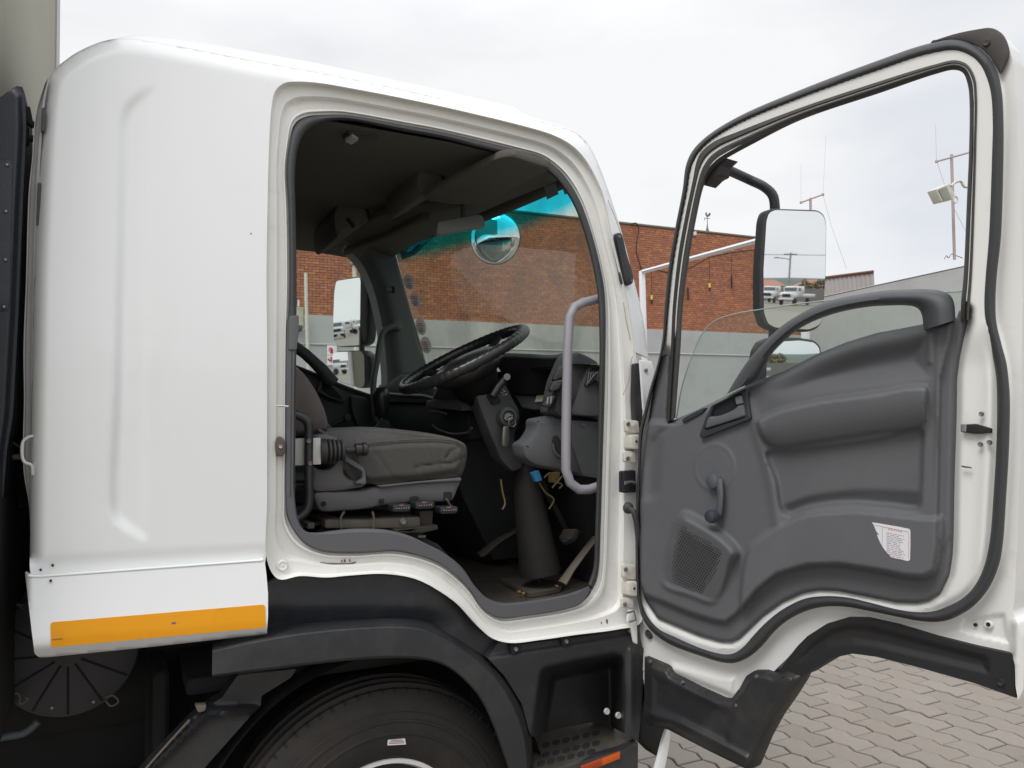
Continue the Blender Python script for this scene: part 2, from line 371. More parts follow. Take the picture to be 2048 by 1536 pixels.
def boxv(c, s, M=None, b=0.0):
    x, y, z = (k/2 for k in s); c = np.array(c, float); M = np.eye(3) if M is None else np.array(M)
    b = min(b, x*.9, y*.9, z*.9)
    if b <= 0:
        v = np.array([(i*x, j*y, k*z) for i in (-1, 1) for j in (-1, 1) for k in (-1, 1)])
        f = [(0, 1, 3, 2), (4, 6, 7, 5), (0, 4, 5, 1), (2, 3, 7, 6), (0, 2, 6, 4), (1, 5, 7, 3)]
    else:
        def lp(dx, dy, z_):
            return [(sx*dx_, sy*dy_, z_) for sx, sy, dx_, dy_ in ((-1, -1, dx, dy-b), (-1, -1, dx-b, dy), (1, -1, dx-b, dy), (1, -1, dx, dy-b), (1, 1, dx, dy-b), (1, 1, dx-b, dy), (-1, 1, dx-b, dy), (-1, 1, dx, dy-b))]
        L4 = [np.array(q) for q in (lp(x-b*.7, y-b*.7, -z), lp(x, y, -z+b), lp(x, y, z-b), lp(x-b*.7, y-b*.7, z))]
        v, f = loft(L4, True, True)
    return v@M.T+c, f
def box(name, c, s, m, parent=None, M=None, b=.004):
    v, f = boxv(c, s, M, b); return fixn(mesh(name, v, f, m, parent, 40))
def rotz(a): c, s = math.cos(a), math.sin(a); return np.array(((c, -s, 0), (s, c, 0), (0, 0, 1)))
def screw(name, pl, p, rpx, w, m, parent, dome=.6):
    c = pl.pt([p], w)[0]; r = rpx/(F/((c-CP)@_f)); n = pl.nrm()
    return rev(name, c, n, [(r, -.004), (r, 0), (r*.8, r*.35), (r*.45, r*.5*dome), (r*.3, r*.25), (0, r*.25)], m, parent, 12)
def textmesh(name, txt, pl, p, px_h, w, m, parent, tilt=(1, 0), center=True):
    """flat lettering laid on a surface"""
    cu = bpy.data.curves.new(name, 'FONT'); cu.body = txt; cu.size = 1; cu.align_x = 'CENTER'; cu.align_y = 'CENTER'; cu.resolution_u = 2
    o = bpy.data.objects.new('tmp', cu); SC.collection.objects.link(o)
    me = bpy.data.meshes.new_from_object(o.evaluated_get(bpy.context.evaluated_depsgraph_get()))
    V = np.array([v.co[:] for v in me.vertices]); Fc = [tuple(q.vertices) for q in me.polygons]
    bpy.data.objects.remove(o); bpy.data.curves.remove(cu); bpy.data.meshes.remove(me)
    t = np.array(tilt, float); t /= np.linalg.norm(t)
    q = np.array(p)+px_h*(np.outer(V[:, 0], t)+np.outer(V[:, 1], (t[1], -t[0])))
    return mesh(name, pl.pt(q, w), Fc, m, parent, smooth=False)
Q = lambda s, ox, oy, pts: [(ox+x/s, oy+y/s) for x, y in pts]
# ================================================================== THE TRUCK
TR = empty('truck', (.6, .9, 0), 'white forward-control truck cab with the driver door swung wide open', 'truck')
# --- aperture: outer edge of the door recess | edge of the inner flange
AP = [(534,1000,573,999),(534,870,574,870),(534,671,576,671),(533,560,579,560),(535,420,577,420),(537,328,573,340),(540,255,579,290),(543,215,585,256),
(550,182,597,240),(568,166,617,232),(593,163,640,230),(640,166,680,229),(716,179,722,234),(804,196,804,249),(880,212,880,263),(958,230,958,281),
(1036,249,1034,300),(1104,269,1085,315),(1143,290,1117,339),(1169,316,1137,362),(1192,355,1156,393),(1208,394,1170,426),(1224,471,1190,490),
(1245,557,1206,562),(1258,614,1211,614),(1271,705,1211,705),(1283,800,1209,800),(1284,932,1205,932),(1284,1065,1201,1065),(1284,1150,1197,1142),
(1282,1245,1187,1175),(1240,1258,1170,1200),(1150,1270,1130,1219),(1080,1280,1044,1233),(1020,1286,1003,1237),(985,1277,983,1230),(960,1257,962,1213),
(935,1230,940,1180),(906,1201,912,1151),(839,1161,868,1122),(771,1148,792,1103),(700,1151,709,1107),(651,1155,650,1104),(600,1152,612,1089),(556,1158,590,1065),(534,1120,576,1038)]
APs = cr_(AP, 420); A_ = APs[:, :2]
band('door_opening', SIDE, AP, [(0,.001),(.02,-.001),(.09,-.020),(.12,-.023),(.15,-.024),(.44,-.025),(.46,-.027),(.53,-.042),(.56,-.044),(.78,-.043),(.80,-.042),(.84,-.033),(.89,-.033),(.91,-.035),(.93,-.042),(1,-.044),(1.03,-.075)], FLANGE, TR, n=420, ang=28)
sil_rear = [(64,1158),(60,1140),(60,1100),(62,900),(66,700),(69,547),(75,401),(82,273),(91,182),(99,153),(109,140),(118,130),(126,124),(153,105),(200,84),(233,77),(265,77),(365,93)]
sil_top = [(500,119),(640,144),(768,170),(880,195),(958,212),(1040,232),(1075,240),(1124,253),(1153,265),(1173,283),(1185,302),(1200,335),(1218,384),(1234,433),(1245,470),(1266,552),(1287,640),(1297,716)]
sil = resam(np.vstack([cr_(sil_rear+sil_top, 260, False)]), 260, False)
i0 = int(np.argmin(np.linalg.norm(A_-(1271,705), axis=1))); i1 = int(np.argmin(np.linalg.norm(A_-(534,1110), axis=1)))
seq = [i0]
while seq[-1] != i1: seq.append((seq[-1]-1) % len(A_))
skin_out = np.vstack([sil, A_[seq], [(530,1128)]])
groove = cr_([(318,162),(285,174),(255,196),(236,230),(232,330),(228,520),(222,760),(213,1010),(220,1040),(250,1066),(300,1087),(303,1000),(308,700),(314,400),(318,250)], 90)
def h_skin(q):
    d = dist(q, sil[5:], False); k = np.clip(1-d/34, 0, 1); w = -.045*k**2.6
    g = ss(-sdf(q, groove)/26)*np.clip((322-q[:, 0])/80, 0, 1); w = w-.013*g
    w += -.004*ss((q[:, 1]-(1108-.055*(q[:, 0]-60)))/26)
    return w
relief('cab_side_panel', SIDE, skin_out, h_skin, WHITE, TR, step=6, back=.012, ang=70)
# stone chips and spots on the paint
for k, (x, y, r) in enumerate([(81,1140,2.6),(105,1131,3),(101,1162,2.6),(502,467,1.4)]):
    c = rp([(x-r, y-r*.6), (x+r*.7, y-r*1.3), (x+r, y+r*.9), (x-r*.7, y+r*.8)], 1, 3)
    slab('paint_chip', SIDE, c, .0175 if y > 1150 else .0012, 0.0, DARK, TR, bev=0)
# roof
RP = cr_([(118,130,142,122),(153,105,190,97),(200,84,235,79),(233,77,284,69),(300,83,345,75),(365,93,420,87),(500,119,520,106),(640,144,640,128),(768,170,768,156),(880,195,880,180),(1000,223,1000,208),(1030,230,1030,216),(1048,234,1050,229),(1075,240,1080,240),(1124,253,1124,254),(1153,265,1153,267),(1173,283,1173,285)], 120, False)
l0 = SIDE.pt(RP[:, :2]+(0, 1.5), -.040); l1 = PY(.20).pt(RP[:, :2]*.35+RP[:, 2:]*.65-(0, 1)); l2 = PY(.30).pt(RP[:, 2:])
l3 = l2.copy(); l3[:, 1] = 1.55; l4 = l0.copy(); l4[:, 1] = 1.84
fixn(mesh('roof', *loft([l0, l1, l2, l3, l4], False), WHITE, TR, 60))
xr = float(SIDE.pt([(66, 700)])[0][0])
# rear wall flange of cab seen beside the panel
band('rear_flange', PY(.07), [(100,150,90,166),(92,190,72,225),(84,270,64,320),(77,400,57,392),(72,547,52,560),(70,700,47,700),(68,800,48,800),(68,880,46,885),(66,950,48,950),(66,1000,57,1002),(64,1060,60,1040)], [(0,0),(.3,.0),(.5,-.01),(.75,-.012),(.9,-.004),(1,-.004),(1,-.03)], mat('grey_flange', (.40,.40,.40), .5), TR, n=80, closed=False)
for y0, y1, x in ((215,262,84),(365,450,75),(555,660,69),(760,880,64)):
    slab('flange_slot', PY(.055), rp([(x,y0),(x+7,y0),(x+5,y1),(x-3,y1)], 3), .004, -.01, TRIMD, TR, bev=.001)
tube('striker_loop', [PY(.03).pt([p])[0] for p in ((67,872),(58,874),(47,882),(45,915),(50,925),(63,930),(66,950))], .0035, RIMW, TR, 8, sm=30)
# cab rear wall, floor, far side, underside (real box of the cab)
VX0 = xr+.02
box('rear_wall', (VX0, .98, 1.70), (.04, 1.62, 1.26), mat('inner_grey_wall', (.10,.10,.10), .8), TR)
box('cab_floor', (1.0, .97, .985), (1.14, 1.66, .05), FLOORM, TR)
box('front_panel', (1.60,.95,1.30), (.04,1.55,.95), WHITE, TR)
# far side with window opening
fs = PY(1.78); corner = proj([(VX0,1.78,1.0),(VX0,1.78,2.52),(1.25,1.78,2.50),(1.42,1.78,1.9),(1.45,1.78,1.0)])
fwin = [(430,474),(520,477),(600,482),(660,487),(700,500),(722,525),(742,570),(762,650),(772,740),(777,800),(745,793),(690,774),(640,753),(590,733),(520,712),(430,690)]
fd = slab('passenger_door', fs, corner, 0, -.05, mat('far_door_trim', (.045,.052,.056), .55, bump=.3, bs=500), TR, holes=[rp(fwin, 8)], bev=.006)
slab('window_glass', PY(1.80), rp(fwin, 8), 0, -.005, SDG, fd, bev=0)
tube('window_seal', PY(1.77).pt(cr_(fwin, 90)), .009, RUBBER, fd, 6, closed=True)
tube('grab_handle', PY(1.70).pt(Q(3.656,540,480,[(120,740),(200,790),(260,835),(320,890),(380,950),(430,1015),(470,1050)])), [.026,.026,.026,.027,.03,.034,.03], TRIMD, fd, 12, sm=0)
slab('inner_handle', PY(1.74), rp(Q(3.656,540,480,[(340,1110),(370,1030),(480,1070),(540,1130),(555,1190),(440,1160)]), 5), .01, -.02, TRIMD, fd, bev=.004)
slab('handle_recess', PY(1.74), rp(Q(3.656,540,480,[(370,1095),(390,1050),(470,1085),(520,1140),(530,1170),(440,1140)]), 5), .012, -.02, DARK, fd, bev=.002)
slab('speaker_bulge', PY(1.74), rp(Q(3.656,540,480,[(590,1130),(700,1150),(740,1200),(745,1370),(640,1370),(600,1250)]), 8), .012, -.02, mat('far_door_trim',(0,0,0)), fd, bev=.01)
tube('crank_arm', PY(1.70).pt(Q(3.656,540,480,[(430,1370),(500,1330),(560,1305)])), .009, TRIMD, fd, 8)
rev('crank_knob', PY(1.68).pt(Q(3.656,540,480,[(567,1300)]))[0], (0,-1,0), [(.016,-.02),(.018,.0),(.014,.01),(0,.012)], TRIMD, fd, 14)
# headliner: rises from the rear wall, then drops to the windscreen header
T_n = PY(.28).pt([(1150,352)])[0]; T_f = PY(1.72).pt([(788,487)])[0]
ys = np.linspace(0, 1, 12); rows = []
for fx, zz in ((0, 2.40), (.04, 2.455), (.45, 2.47), (.72, 2.46), (.86, 2.44), (.95, 2.41), (1.0, None)):
    r_ = []
    for t in ys:
        e = T_n*(1-t)+T_f*t; y = .125+t*1.635
        x = VX0+(e[0]-VX0-.75*max(0, T_n[1]-y)*(fx > .5))*fx; z = e[2] if zz is None else zz-.03*abs(2*t-1)**3
        r_.append((x, y, z))
    rows.append(np.array(r_))
v, f = loft(rows, False); v2 = v.copy(); v2[:, 2] += .03
fixn(mesh('headliner', *join([(v, f), (v2, [q[::-1] for q in f])]), HEADL, TR, 60))
HPl = PL(T_f, np.cross(T_n-T_f, np.array((.55,-.1,-.8))))
tube('windscreen_header', [T_n, T_n*.5+T_f*.5+(.05,0,0), T_f, T_f+(0,.06,0)], .026, HEADL, TR, 10, sm=24)
# dome lamp
dm = slab('dome_lamp', PZ(2.452), rp(Q(3.012,560,220,[(375,185),(410,140),(560,150),(600,175),(540,200),(420,215)]), 5), .018, -.01, TRIMD, TR, bev=.005)
slab('lens', PZ(2.43), rp(Q(3.012,560,220,[(388,190),(437,160),(475,183),(430,213)]), 3), .004, -.01, mat('lamp_lens', (.42,.42,.40), .4), dm, bev=.002)
# overhead shelf boxes and sun visors
slab('overhead_box', PY(.50), rp(Q(3.012,560,220,[(830,330),(860,230),(960,190),(1130,200),(1250,230),(1340,270),(1180,340),(1010,440),(850,520),(820,450)]), 10), 0, -.35, HEADL, TR, bev=.02)
slab('overhead_box', PY(1.05), rp(Q(3.012,560,220,[(320,620),(350,560),(440,510),(540,510),(600,560),(590,640),(345,770),(330,740)]), 8), 0, -.35, VISOR, TR, bev=.02)
for p in ([(1145,220),(1165,215),(1190,310),(1180,335),(1160,320)], [(970,370),(990,370),(1000,410),(985,420)]):
    slab('box_slot', PY(.49), rp(Q(3.012,560,220,p), 3), .002, -.01, DARK, TR, bev=.001)
for p in ([(400,655),(415,645),(455,695),(445,710)], [(510,570),(525,565),(550,650),(540,660)]):
    slab('box_slot', PY(1.04), rp(Q(3.012,560,220,p), 2), .002, -.01, DARK, TR, bev=.001)
vpl = PL((1.1,.4,2.345), (-.22,-.1,-.97))
slab('sun_visor', vpl, rp(Q(3.012,560,220,[(858,525),(1100,400),(1310,290),(1390,275),(1625,350),(1610,375),(1260,555),(1060,578),(880,550)]), 12), .012, -.012, VISOR, TR, bev=.008)
slab('sun_visor', PL((1.08,1.3,2.335), (-.22,-.1,-.97)), rp(Q(3.012,560,220,[(375,868),(400,850),(640,765),(850,655),(905,655),(900,670),(700,775),(420,875),(385,880)]), 6), .012, -.01, VISOR, TR, bev=.006)
slab('header_panel', PL((1.0,1.0,2.40), (-.2,-.1,-.97)), rp(Q(3.012,560,220,[(345,770),(600,640),(780,590),(1100,570),(1110,590),(900,650),(560,800),(440,830)]), 10), 0, -.03, HEADL, TR, bev=.01)
# interior rear-view mirror
rm = slab('rear_view_mirror', PY(.62), rp(Q(3.012,560,220,[(944,745),(950,672),(1190,627),(1222,632),(1241,690),(1232,705),(1190,712),(962,748)]), 7), 0, -.03, mat('mirror_back', (.21,.21,.21), .55, bump=.2), TR, bev=.006)
tube('stem', PY(.64).pt(Q(3.012,560,220,[(1108,560),(1102,600),(1104,650)])), .009, TRIMD, rm, 8)
# windscreen
WB_n = PY(.12).pt([(1222,735)])[0]; WB_f = PY(1.70).pt([(852,752)])[0]; WT_n = PY(.22).pt([(1172,342)])[0]; WT_f = PY(1.70).pt([(786,482)])[0]
g = 24; V = []; Fc = []; at = []
for i in range(g+1):
    for j in range(g+1):
        s, t = i/g, j/g
        p = (WT_n*(1-s)+WT_f*s)*(1-t)+(WB_n*(1-s)+WB_f*s)*t; p = p+np.array((1,0,0))*.10*(4*s*(1-s))**.8; V.append(p); at.append(t)
for i in range(g):
    for j in range(g): a = i*(g+1)+j; Fc.append((a, a+1, a+g+2, a+g+1))
ws = mesh('windscreen', V, Fc, WSG, TR, attr=at)
WPL = PL(WT_f*.5+WB_f*.5+(.02,0,0), np.cross(WB_f-WT_f, WT_n-WT_f))
for cx, cy, rx, ry in ((818,564,10.5,15.5),(831,599,9.5,15.5),(842,653,10,17.5),(852,690,10.5,17)):
    an = np.linspace(0, 2*np.pi, 28, endpoint=False); e = np.stack([cx+rx*np.cos(an), cy+ry*np.sin(an)], 1)+np.stack([.15*ry*np.sin(an), 0*an], 1)
    st = slab('licence_disc', PY(1.60), e, 0, -.002, mat('disc_grey', (.42,.42,.44), .6), ws, bev=0)
    for k, (dy, wd, mm) in enumerate(((-7,5,REDP),(-3,6,REDP),(2,4,INK),(6,5,INK),(9,4,INK))):
        slab('disc_print', PY(1.595), [(cx-wd+dy*.15,cy+dy),(cx+wd+dy*.15,cy+dy+.5),(cx+wd+dy*.15,cy+dy+2.2),(cx-wd+dy*.15,cy+dy+1.6)], 0, -.001, mm, ws, bev=0)
slab('dark_sticker', PY(.30), Q(5.12,880,140,[(1065,1195),(1185,1155),(1215,1270),(1100,1325)]), 0, -.002, mat('sticker_dark', (.06,.065,.055), .8), ws, bev=0)
slab('dark_sticker', PY(.24), Q(5.12,880,140,[(1245,1180),(1300,1230),(1320,1265),(1280,1275)]), 0, -.002, MATS['sticker_dark'], ws, bev=0)
# far A-pillar
PILT = mat('pillar_trim', (.10,.112,.112), .6, var=.06, bump=.3, bs=500)
fp = relief('far_pillar', PY(1.62), cr_([(690,485),(740,480),(784,478),(787,497),(789,515),(800,557),(822,633),(835,693),(850,733),(822,742),(800,752),(786,800),(778,802),(774,740),(764,650),(744,570),(722,525)], 120), lambda q: .0+.035*ss(dist(q, np.array([(722,525),(744,570),(764,650),(774,740),(780,800)]), False)/32), PILT, TR, step=8, back=.1)
slab('belt_anchor', PY(1.60), rp(Q(3.656,540,480,[(845,345),(910,335),(915,380),(850,375)]), 3), .025, -.02, PILT, fp, bev=.004)
slab('anchor_slot', PY(1.58), rp(Q(3.656,540,480,[(893,340),(912,336),(916,386),(903,385)]), 2), .01, -.01, DARK, fp, bev=.001)
slab('handle_bracket', PY(1.56), rp(Q(3.656,540,480,[(903,598),(960,587),(972,640),(965,658),(912,656)]), 4), .01, -.03, PILT, fp, bev=.005)
tube('pillar_grab_rail', PY(1.52).pt(Q(3.656,540,480,[(930,630),(890,635),(850,652),(820,685),(802,760),(780,900),(762,1000),(755,1090),(762,1200),(785,1330)])), .014, PILT, TR, 10, sm=50)
# ---------------- far side mirrors
MH = mat('mirror_housing', (.035,.037,.042), .5, var=.1, bump=.3, bs=400)
def mirror_glass(name, P, face, out_dir, parent, w_=0.0):
    """flat mirror: the traced outline laid on the plane that sends the sight line towards out_dir"""
    d = ray([P[0]])[0]; d /= np.linalg.norm(d); o = np.array(out_dir, float); o /= np.linalg.norm(o)
    n = o-d; pl = PL(P[1], n); return slab(name, pl, face, w_, w_-.004, MIRR, parent, bev=0), pl
def fmirror(P, y, outer, face, out_dir, lab):
    d = ray([P])[0]; d /= np.linalg.norm(d); o = np.array(out_dir, float); o /= np.linalg.norm(o); pl = PL(PY(y).pt([P])[0], o-d)
    h = slab('far_mirror', pl, outer, 0, -.06, MH, TR, bev=.012); h['label'] = lab
    slab('mirror_glass', pl, face, .001, -.003, MIRR, h, bev=0); return pl
FM1 = fmirror((690,620), 2.05, rp(Q(3.656,540,480,[(478,292),(640,263),(690,280),(712,335),(716,500),(712,700),(700,755),(655,782),(492,782),(462,740),(456,600),(465,400)]), 8), rp(Q(3.656,540,480,[(484,300),(655,273),(662,300),(656,770),(495,776),(468,738),(462,600),(470,380)]), 5), (-.93,.36,.013), 'upper mirror outside the far window')
FM2 = fmirror((690,740), 2.05, rp(Q(3.656,540,480,[(455,830),(480,812),(675,806),(718,840),(732,920),(724,1035),(695,1086),(640,1082),(480,1032),(457,985)]), 7), rp(Q(3.656,540,480,[(458,835),(482,820),(668,813),(688,850),(692,1040),(680,1078),(640,1076),(482,1026),(460,980)]), 5), (-.975,.15,-.012), 'lower wide-angle mirror outside the far window')
slab('far_cab_skin', PY(1.87), rp(corner, 12), 0, -.012, WHITE, TR, holes=[rp(fwin, 8)], bev=.003)
tube('mirror_arm', PY(1.97).pt(Q(3.656,540,480,[(800,60),(740,90),(700,150),(678,240),(675,400),(672,790),(676,900)])), .014, MH, TR, 10, sm=40)
# ---------------- round mirror at the front corner and its bracket
cm = PY(1.72).pt([(991,477)])[0]; rr_ = 53/(F/((cm-CP)@_f)); dcm = ray([(991,477)])[0]; dcm /= np.linalg.norm(dcm)
ff = rev('front_mirror', cm, -dcm+np.array((-.25,.1,.12)), [(rr_*.5,-.07),(rr_*.9,-.03),(rr_,0),(rr_*.98,.006)], mat('front_mirror_shell',(.10,.12,.12),.5), TR, 40)
rev('convex_glass', cm, -dcm+np.array((-.25,.1,.12)), [(rr_*.96*math.cos(a), .004+rr_*.30*math.sin(a)) for a in np.linspace(0, math.pi/2, 9)], MIRR, ff, 40, ang=80)
tube('bracket_tube', PY(1.78).pt(Q(3.012,560,220,[(600,640),(745,870),(800,770),(940,690)])), .016, MH, TR, 8)
tube('bracket_tube', PY(1.78).pt(Q(3.012,560,220,[(735,885),(800,862),(930,740)])), .014, MH, TR, 8)
# ---------------- dashboard
DASH = mat('dash_plastic', (.065,.07,.074), .55, var=.08, bump=.3, bs=500)
xd = 1.13
db = empty('dashboard', (1.25, .9, 1.5), parent=TR)
top_n = PX(1.22).pt([(1128,716)])[0]
# top shelf between windscreen foot and face
tp = [np.array((1.20,.10,1.79)), np.array((1.20,1.74,1.85))]
rows = []
for t in np.linspace(0, 1, 16):
    wb = (WB_n*(1-t)+WB_f*t)+np.array((1,0,0))*.10*(4*t*(1-t))**.8
    y = .10+1.66*t; zt = PX(1.10).pt([(1130,716)])[0][2]*(1-t)+PX(1.10).pt([(800,752)])[0][2]*t
    k = float(ss(np.array((.55-t)/.12)))       # 1 on the driver's side, where the footwell is open below the dash
    rows.append(np.array([(wb[0]+.03, wb[1], wb[2]-.02), (1.30, y, zt+.01), (1.20+.22*k, y, zt+.004), (1.165+.22*k, y, zt-.01), (1.15+.22*k, y, zt-.04), (1.18+.24*k, y, zt-.09), (1.20+.26*k, y, 1.50+.02*k), (1.26+.24*k, y, 1.30+.16*k), (1.40+.12*k, y, 1.02+.40*k), (1.52+.02*k, y, 1.02+.40*k), (1.52+.02*k, y, wb[2]-.05)]))
fixn(mesh('dash_body', *loft(rows, False), DASH, db, 45))
fixn(mesh('firewall', *boxv((1.56,.95,1.30), (.03,1.6,.75)), DARK, db))
# passenger-side ledge and lower dark face
slab('shelf_lip', PX(1.12), rp(Q(3.012,560,220,[(0,0)])+[(752,783),(800,748),(900,790),(868,806),(756,804)], 3)[5:], .02, -.08, DASH, db, bev=.005)
slab('centre_panel', PX(1.10), rp(Q(6.0235,780,620,[(440,1080),(500,1085),(560,890),(700,600),(920,560),(960,600),(760,900),(830,1090),(870,1110),(880,1220),(640,1190),(420,1180)]), 6), .02, -.08, mat('centre_panel_plastic', (.13,.135,.14), .5, bump=.2), db, bev=.004)
slab('air_vent', PX(1.08), rp(Q(6.0235,780,620,[(620,770),(710,610),(930,575),(840,660),(760,720)]), 5), .02, -.03, DARK, db, bev=.002)
slab('radio_recess', PX(1.08), rp(Q(6.0235,780,620,[(510,1075),(600,900),(760,900),(830,1050),(840,1085),(740,1080)]), 4), .02, -.03, DARK, db, bev=.002)
slab('lower_panel', PX(1.12), rp([(752,805),(868,806),(915,802),(935,830),(938,880),(900,885),(870,870),(752,872)], 6), .0, -.06, mat('lower_dash_dark', (.02,.022,.024), .6), db, bev=.006)
tube('ashtray_rim', PX(1.09).pt(Q(6.0235,780,620,[(515,1385),(560,1430),(650,1470),(760,1495),(870,1490),(960,1465),(985,1420)])), .005, DASH, db, 8, sm=20)
tube('ashtray_edge', PX(1.09).pt(Q(6.0235,780,620,[(485,1222),(600,1230),(680,1250)])), .004, DASH, db, 8)
tube('shelf_edge', PX(1.10).pt([(756,786),(800,790),(850,792),(872,798)]), .008, mat('centre_panel_plastic',(0,0,0)), db, 8)
# instrument hood
DP = PL((1.34,.45,1.7), (-.6,-.8,0)); DP2 = PL(PY(.125).pt([(1105,770)])[0], (-.4,-.9,0))
hood = slab('instrument_binnacle', DP, rp(Q(4.041,900,620,[(330,385),(500,365),(700,372),(920,375),(900,460),(850,560),(780,680),(690,690),(520,680),(450,560)]), 8), .05, -.02, mat('binnacle_black', (.008,.008,.008), .8, spec=.1), db, bev=.008)
tube('hood_rim', PL((1.30,.42,1.7), (-.6,-.8,0)).pt(Q(4.041,900,620,[(380,372),(480,368),(640,374),(780,382),(860,380),(930,365)])), .009, DASH, db, 8, sm=20)
slab('cluster_band', DP, rp(Q(4.041,900,620,[(520,685),(690,692),(780,685),(850,700),(840,800),(680,808),(580,790)]), 4), .02, -.05, DASH, db, bev=.004)
slab('yellow_label', PL(DP.o+DP.n*.03, DP.n), Q(4.041,900,620,[(700,690),(775,685),(770,706),(696,712)]), .003, 0, mat('label_yellow', (.55,.56,.10), .5), db, bev=0)
slab('white_label', PL(DP.o+DP.n*.03, DP.n), Q(4.041,900,620,[(696,712),(770,706),(755,738),(684,744)]), .003, 0, mat('label_lilac', (.45,.42,.48), .5), db, bev=0)
sw = mat('switch_black', (.025,.026,.028), .35)
for p in ([(745,770),(790,700),(840,690),(850,700),(820,775),(790,788)], [(800,640),(835,575),(905,560),(910,580),(880,640),(820,660)], [(830,560),(880,460),(915,455),(915,540),(850,570)]):
    s_ = slab('switch_bank', DP2, rp(Q(4.041,900,620,p), 3), .012, -.05, sw, db, bev=.003)
for p in ([(785,705),(800,702),(795,760),(778,765)], [(812,700),(828,698),(820,755),(806,760)]):
    slab('switch_key', PL(DP2.o+DP2.n*.014, DP2.n), rp(Q(4.041,900,620,p), 1.5), .004, -.02, mat('switch_grey', (.18,.19,.20), .4), db, bev=.001)
# driver side corner pod
pod = slab('corner_pod', PY(.14), rp(Q(4.041,900,620,[(985,370),(1040,333),(1130,372),(1210,420),(1215,900),(1170,870),(975,850),(905,870),(845,820),(905,560)]), 7), .0, -.10, mat('pod_plastic', (.055,.058,.062), .55, bump=.3, bs=500), db, bev=.012)
slab('pod_cover', PY(.13), rp(Q(4.041,900,620,[(980,815),(1110,470),(1160,430),(1215,440),(1215,850),(1170,860),(990,845)]), 8), .008, -.02, mat('pod_cover_plastic', (.085,.086,.088), .6, bump=.3, bs=500), db, bev=.004)
slab('air_vent', PY(.115), rp(Q(4.041,900,620,[(1095,610),(1140,500),(1170,470),(1200,480),(1200,560),(1150,605),(1110,620)]), 6), .004, -.02, DARK, db, bev=.003)
for k in range(5):
    a = Q(4.041,900,620,[(1105+20*k,612-40*k*.4),(1125+18*k,500-0*k)])
    tube('vent_fin', PY(.108).pt(a), .0022, TRIM, db, 6)
tube('vent_fin', PY(.104).pt(Q(4.041,900,620,[(1105,600),(1150,545),(1195,500)])), .0022, TRIM, db, 6)
slab('lower_cover', PY(.16), rp(Q(4.041,900,620,[(690,880),(850,850),(900,870),(1215,890),(1215,1370),(1100,1345),(900,1300),(700,1265),(600,1200),(580,1080),(640,1050),(700,960)]), 14), .0, -.07, mat('lower_cover_plastic', (.075,.078,.083), .6, bump=.3, bs=500), db, bev=.02)
slab('cover_step', PY(.15), rp(Q(4.041,900,620,[(980,890),(1215,905),(1215,1365),(1075,1340),(985,1080)]), 3), .004, -.03, MATS['lower_cover_plastic'], db, bev=.002)
slab('cup_recess', PY(.16), cr_(Q(4.041,900,620,[(830,1030),(860,1010),(900,1060),(910,1180),(880,1190),(840,1130)]), 24), .004, -.02, DARK, db, bev=.003)
tube('recess_rim', PY(.152).pt(Q(4.041,900,620,[(830,1080),(845,1140),(875,1180),(910,1192)])), .004, MATS['lower_cover_plastic'], db, 6, sm=12)
screw('cover_screw', PY(.148), (900+1080/4.041, 620+930/4.041), 5, .004, TRIM, db)
# grab rail on the driver pillar
tube('pillar_grab_rail', PY(.10).pt([(1203,596),(1185,601),(1167,605),(1149,614),(1139,634),(1135,700),(1133,800),(1132,900),(1132,940),(1140,965),(1158,979),(1178,979),(1200,972)]), [.015]*13, TRIML, TR, 14, sm=0)
# ---------------- steering
dW = ray([(928,717)])[0]; dW /= np.linalg.norm(dW)
pr = -.434*CR+.90*CU; pr = pr-dW*(pr@dW); pr /= np.linalg.norm(pr)
SN = math.cos(math.asin(.125))*pr-.125*dW; CW = PY(.42).pt([(928,717)])[0]
s_, t_, a_ = frame(SN); RW = .221
sw_ = empty('steering_wheel', CW, parent=TR)
an = np.linspace(0, 2*np.pi, 180, endpoint=False)
rad = .0178*(1+.055*np.cos(an*90)*0)
v, f = tubev(CW+RW*(np.outer(np.cos(an), s_)+np.outer(np.sin(an), t_)), rad, 16, closed=True, upv=SN)
# finger grips: shallow waves on the inner and lower side
V_ = v.reshape(-1, 16, 3); cen = V_.mean(1, keepdims=True); wv = 1+.06*np.cos(np.arange(len(V_))*math.pi/1.5)[:, None, None]
v = (cen+(V_-cen)*wv).reshape(-1, 3)
fixn(mesh('rim', v, f, WHEELP, sw_, 60))
hubc = CW-SN*.045
for a in (math.radians(20), math.radians(160), math.radians(250), math.radians(290)):
    # spokes run from hub to rim
    base = math.atan2(0, 1)+a; e = CW+(RW-.006)*(math.cos(base)*s_+math.sin(base)*t_); b_ = hubc+.05*(math.cos(base)*s_+math.sin(base)*t_)+SN*.015
    tube('spoke', [b_, b_*.5+e*.5-SN*.008, e], [.03,.024,.017], WHEELP, sw_, 10, flat=.45, upv=SN, sm=12)
rev('horn_pad', hubc, SN, [(.09,-.03),(.125,0),(.12,.03),(.09,.046),(.03,.054),(0,.054)], WHEELP, sw_, 32, 60)
rev('hub_cover', hubc-SN*.05, SN, [(.05,-.06),(.075,-.02),(.085,.02),(.08,.04)], MATS['binnacle_black'], sw_, 28, 60)
col = slab('steering_column', PY(.36), rp(Q(4.041,900,620,[(205,690),(330,612),(455,590),(520,720),(570,800),(578,880),(550,960),(528,1020),(545,1100),(606,1270),(515,1318),(420,1230),(320,1000)]), 9), 0, -.07, mat('column_plastic', (.050,.052,.055), .55, bump=.3, bs=500), TR, bev=.014)
slab('stalk_slot', PY(.352), rp(Q(4.041,900,620,[(300,690),(360,650),(420,740),(350,770)]), 4), .002, -.01, DARK, col, bev=.001)
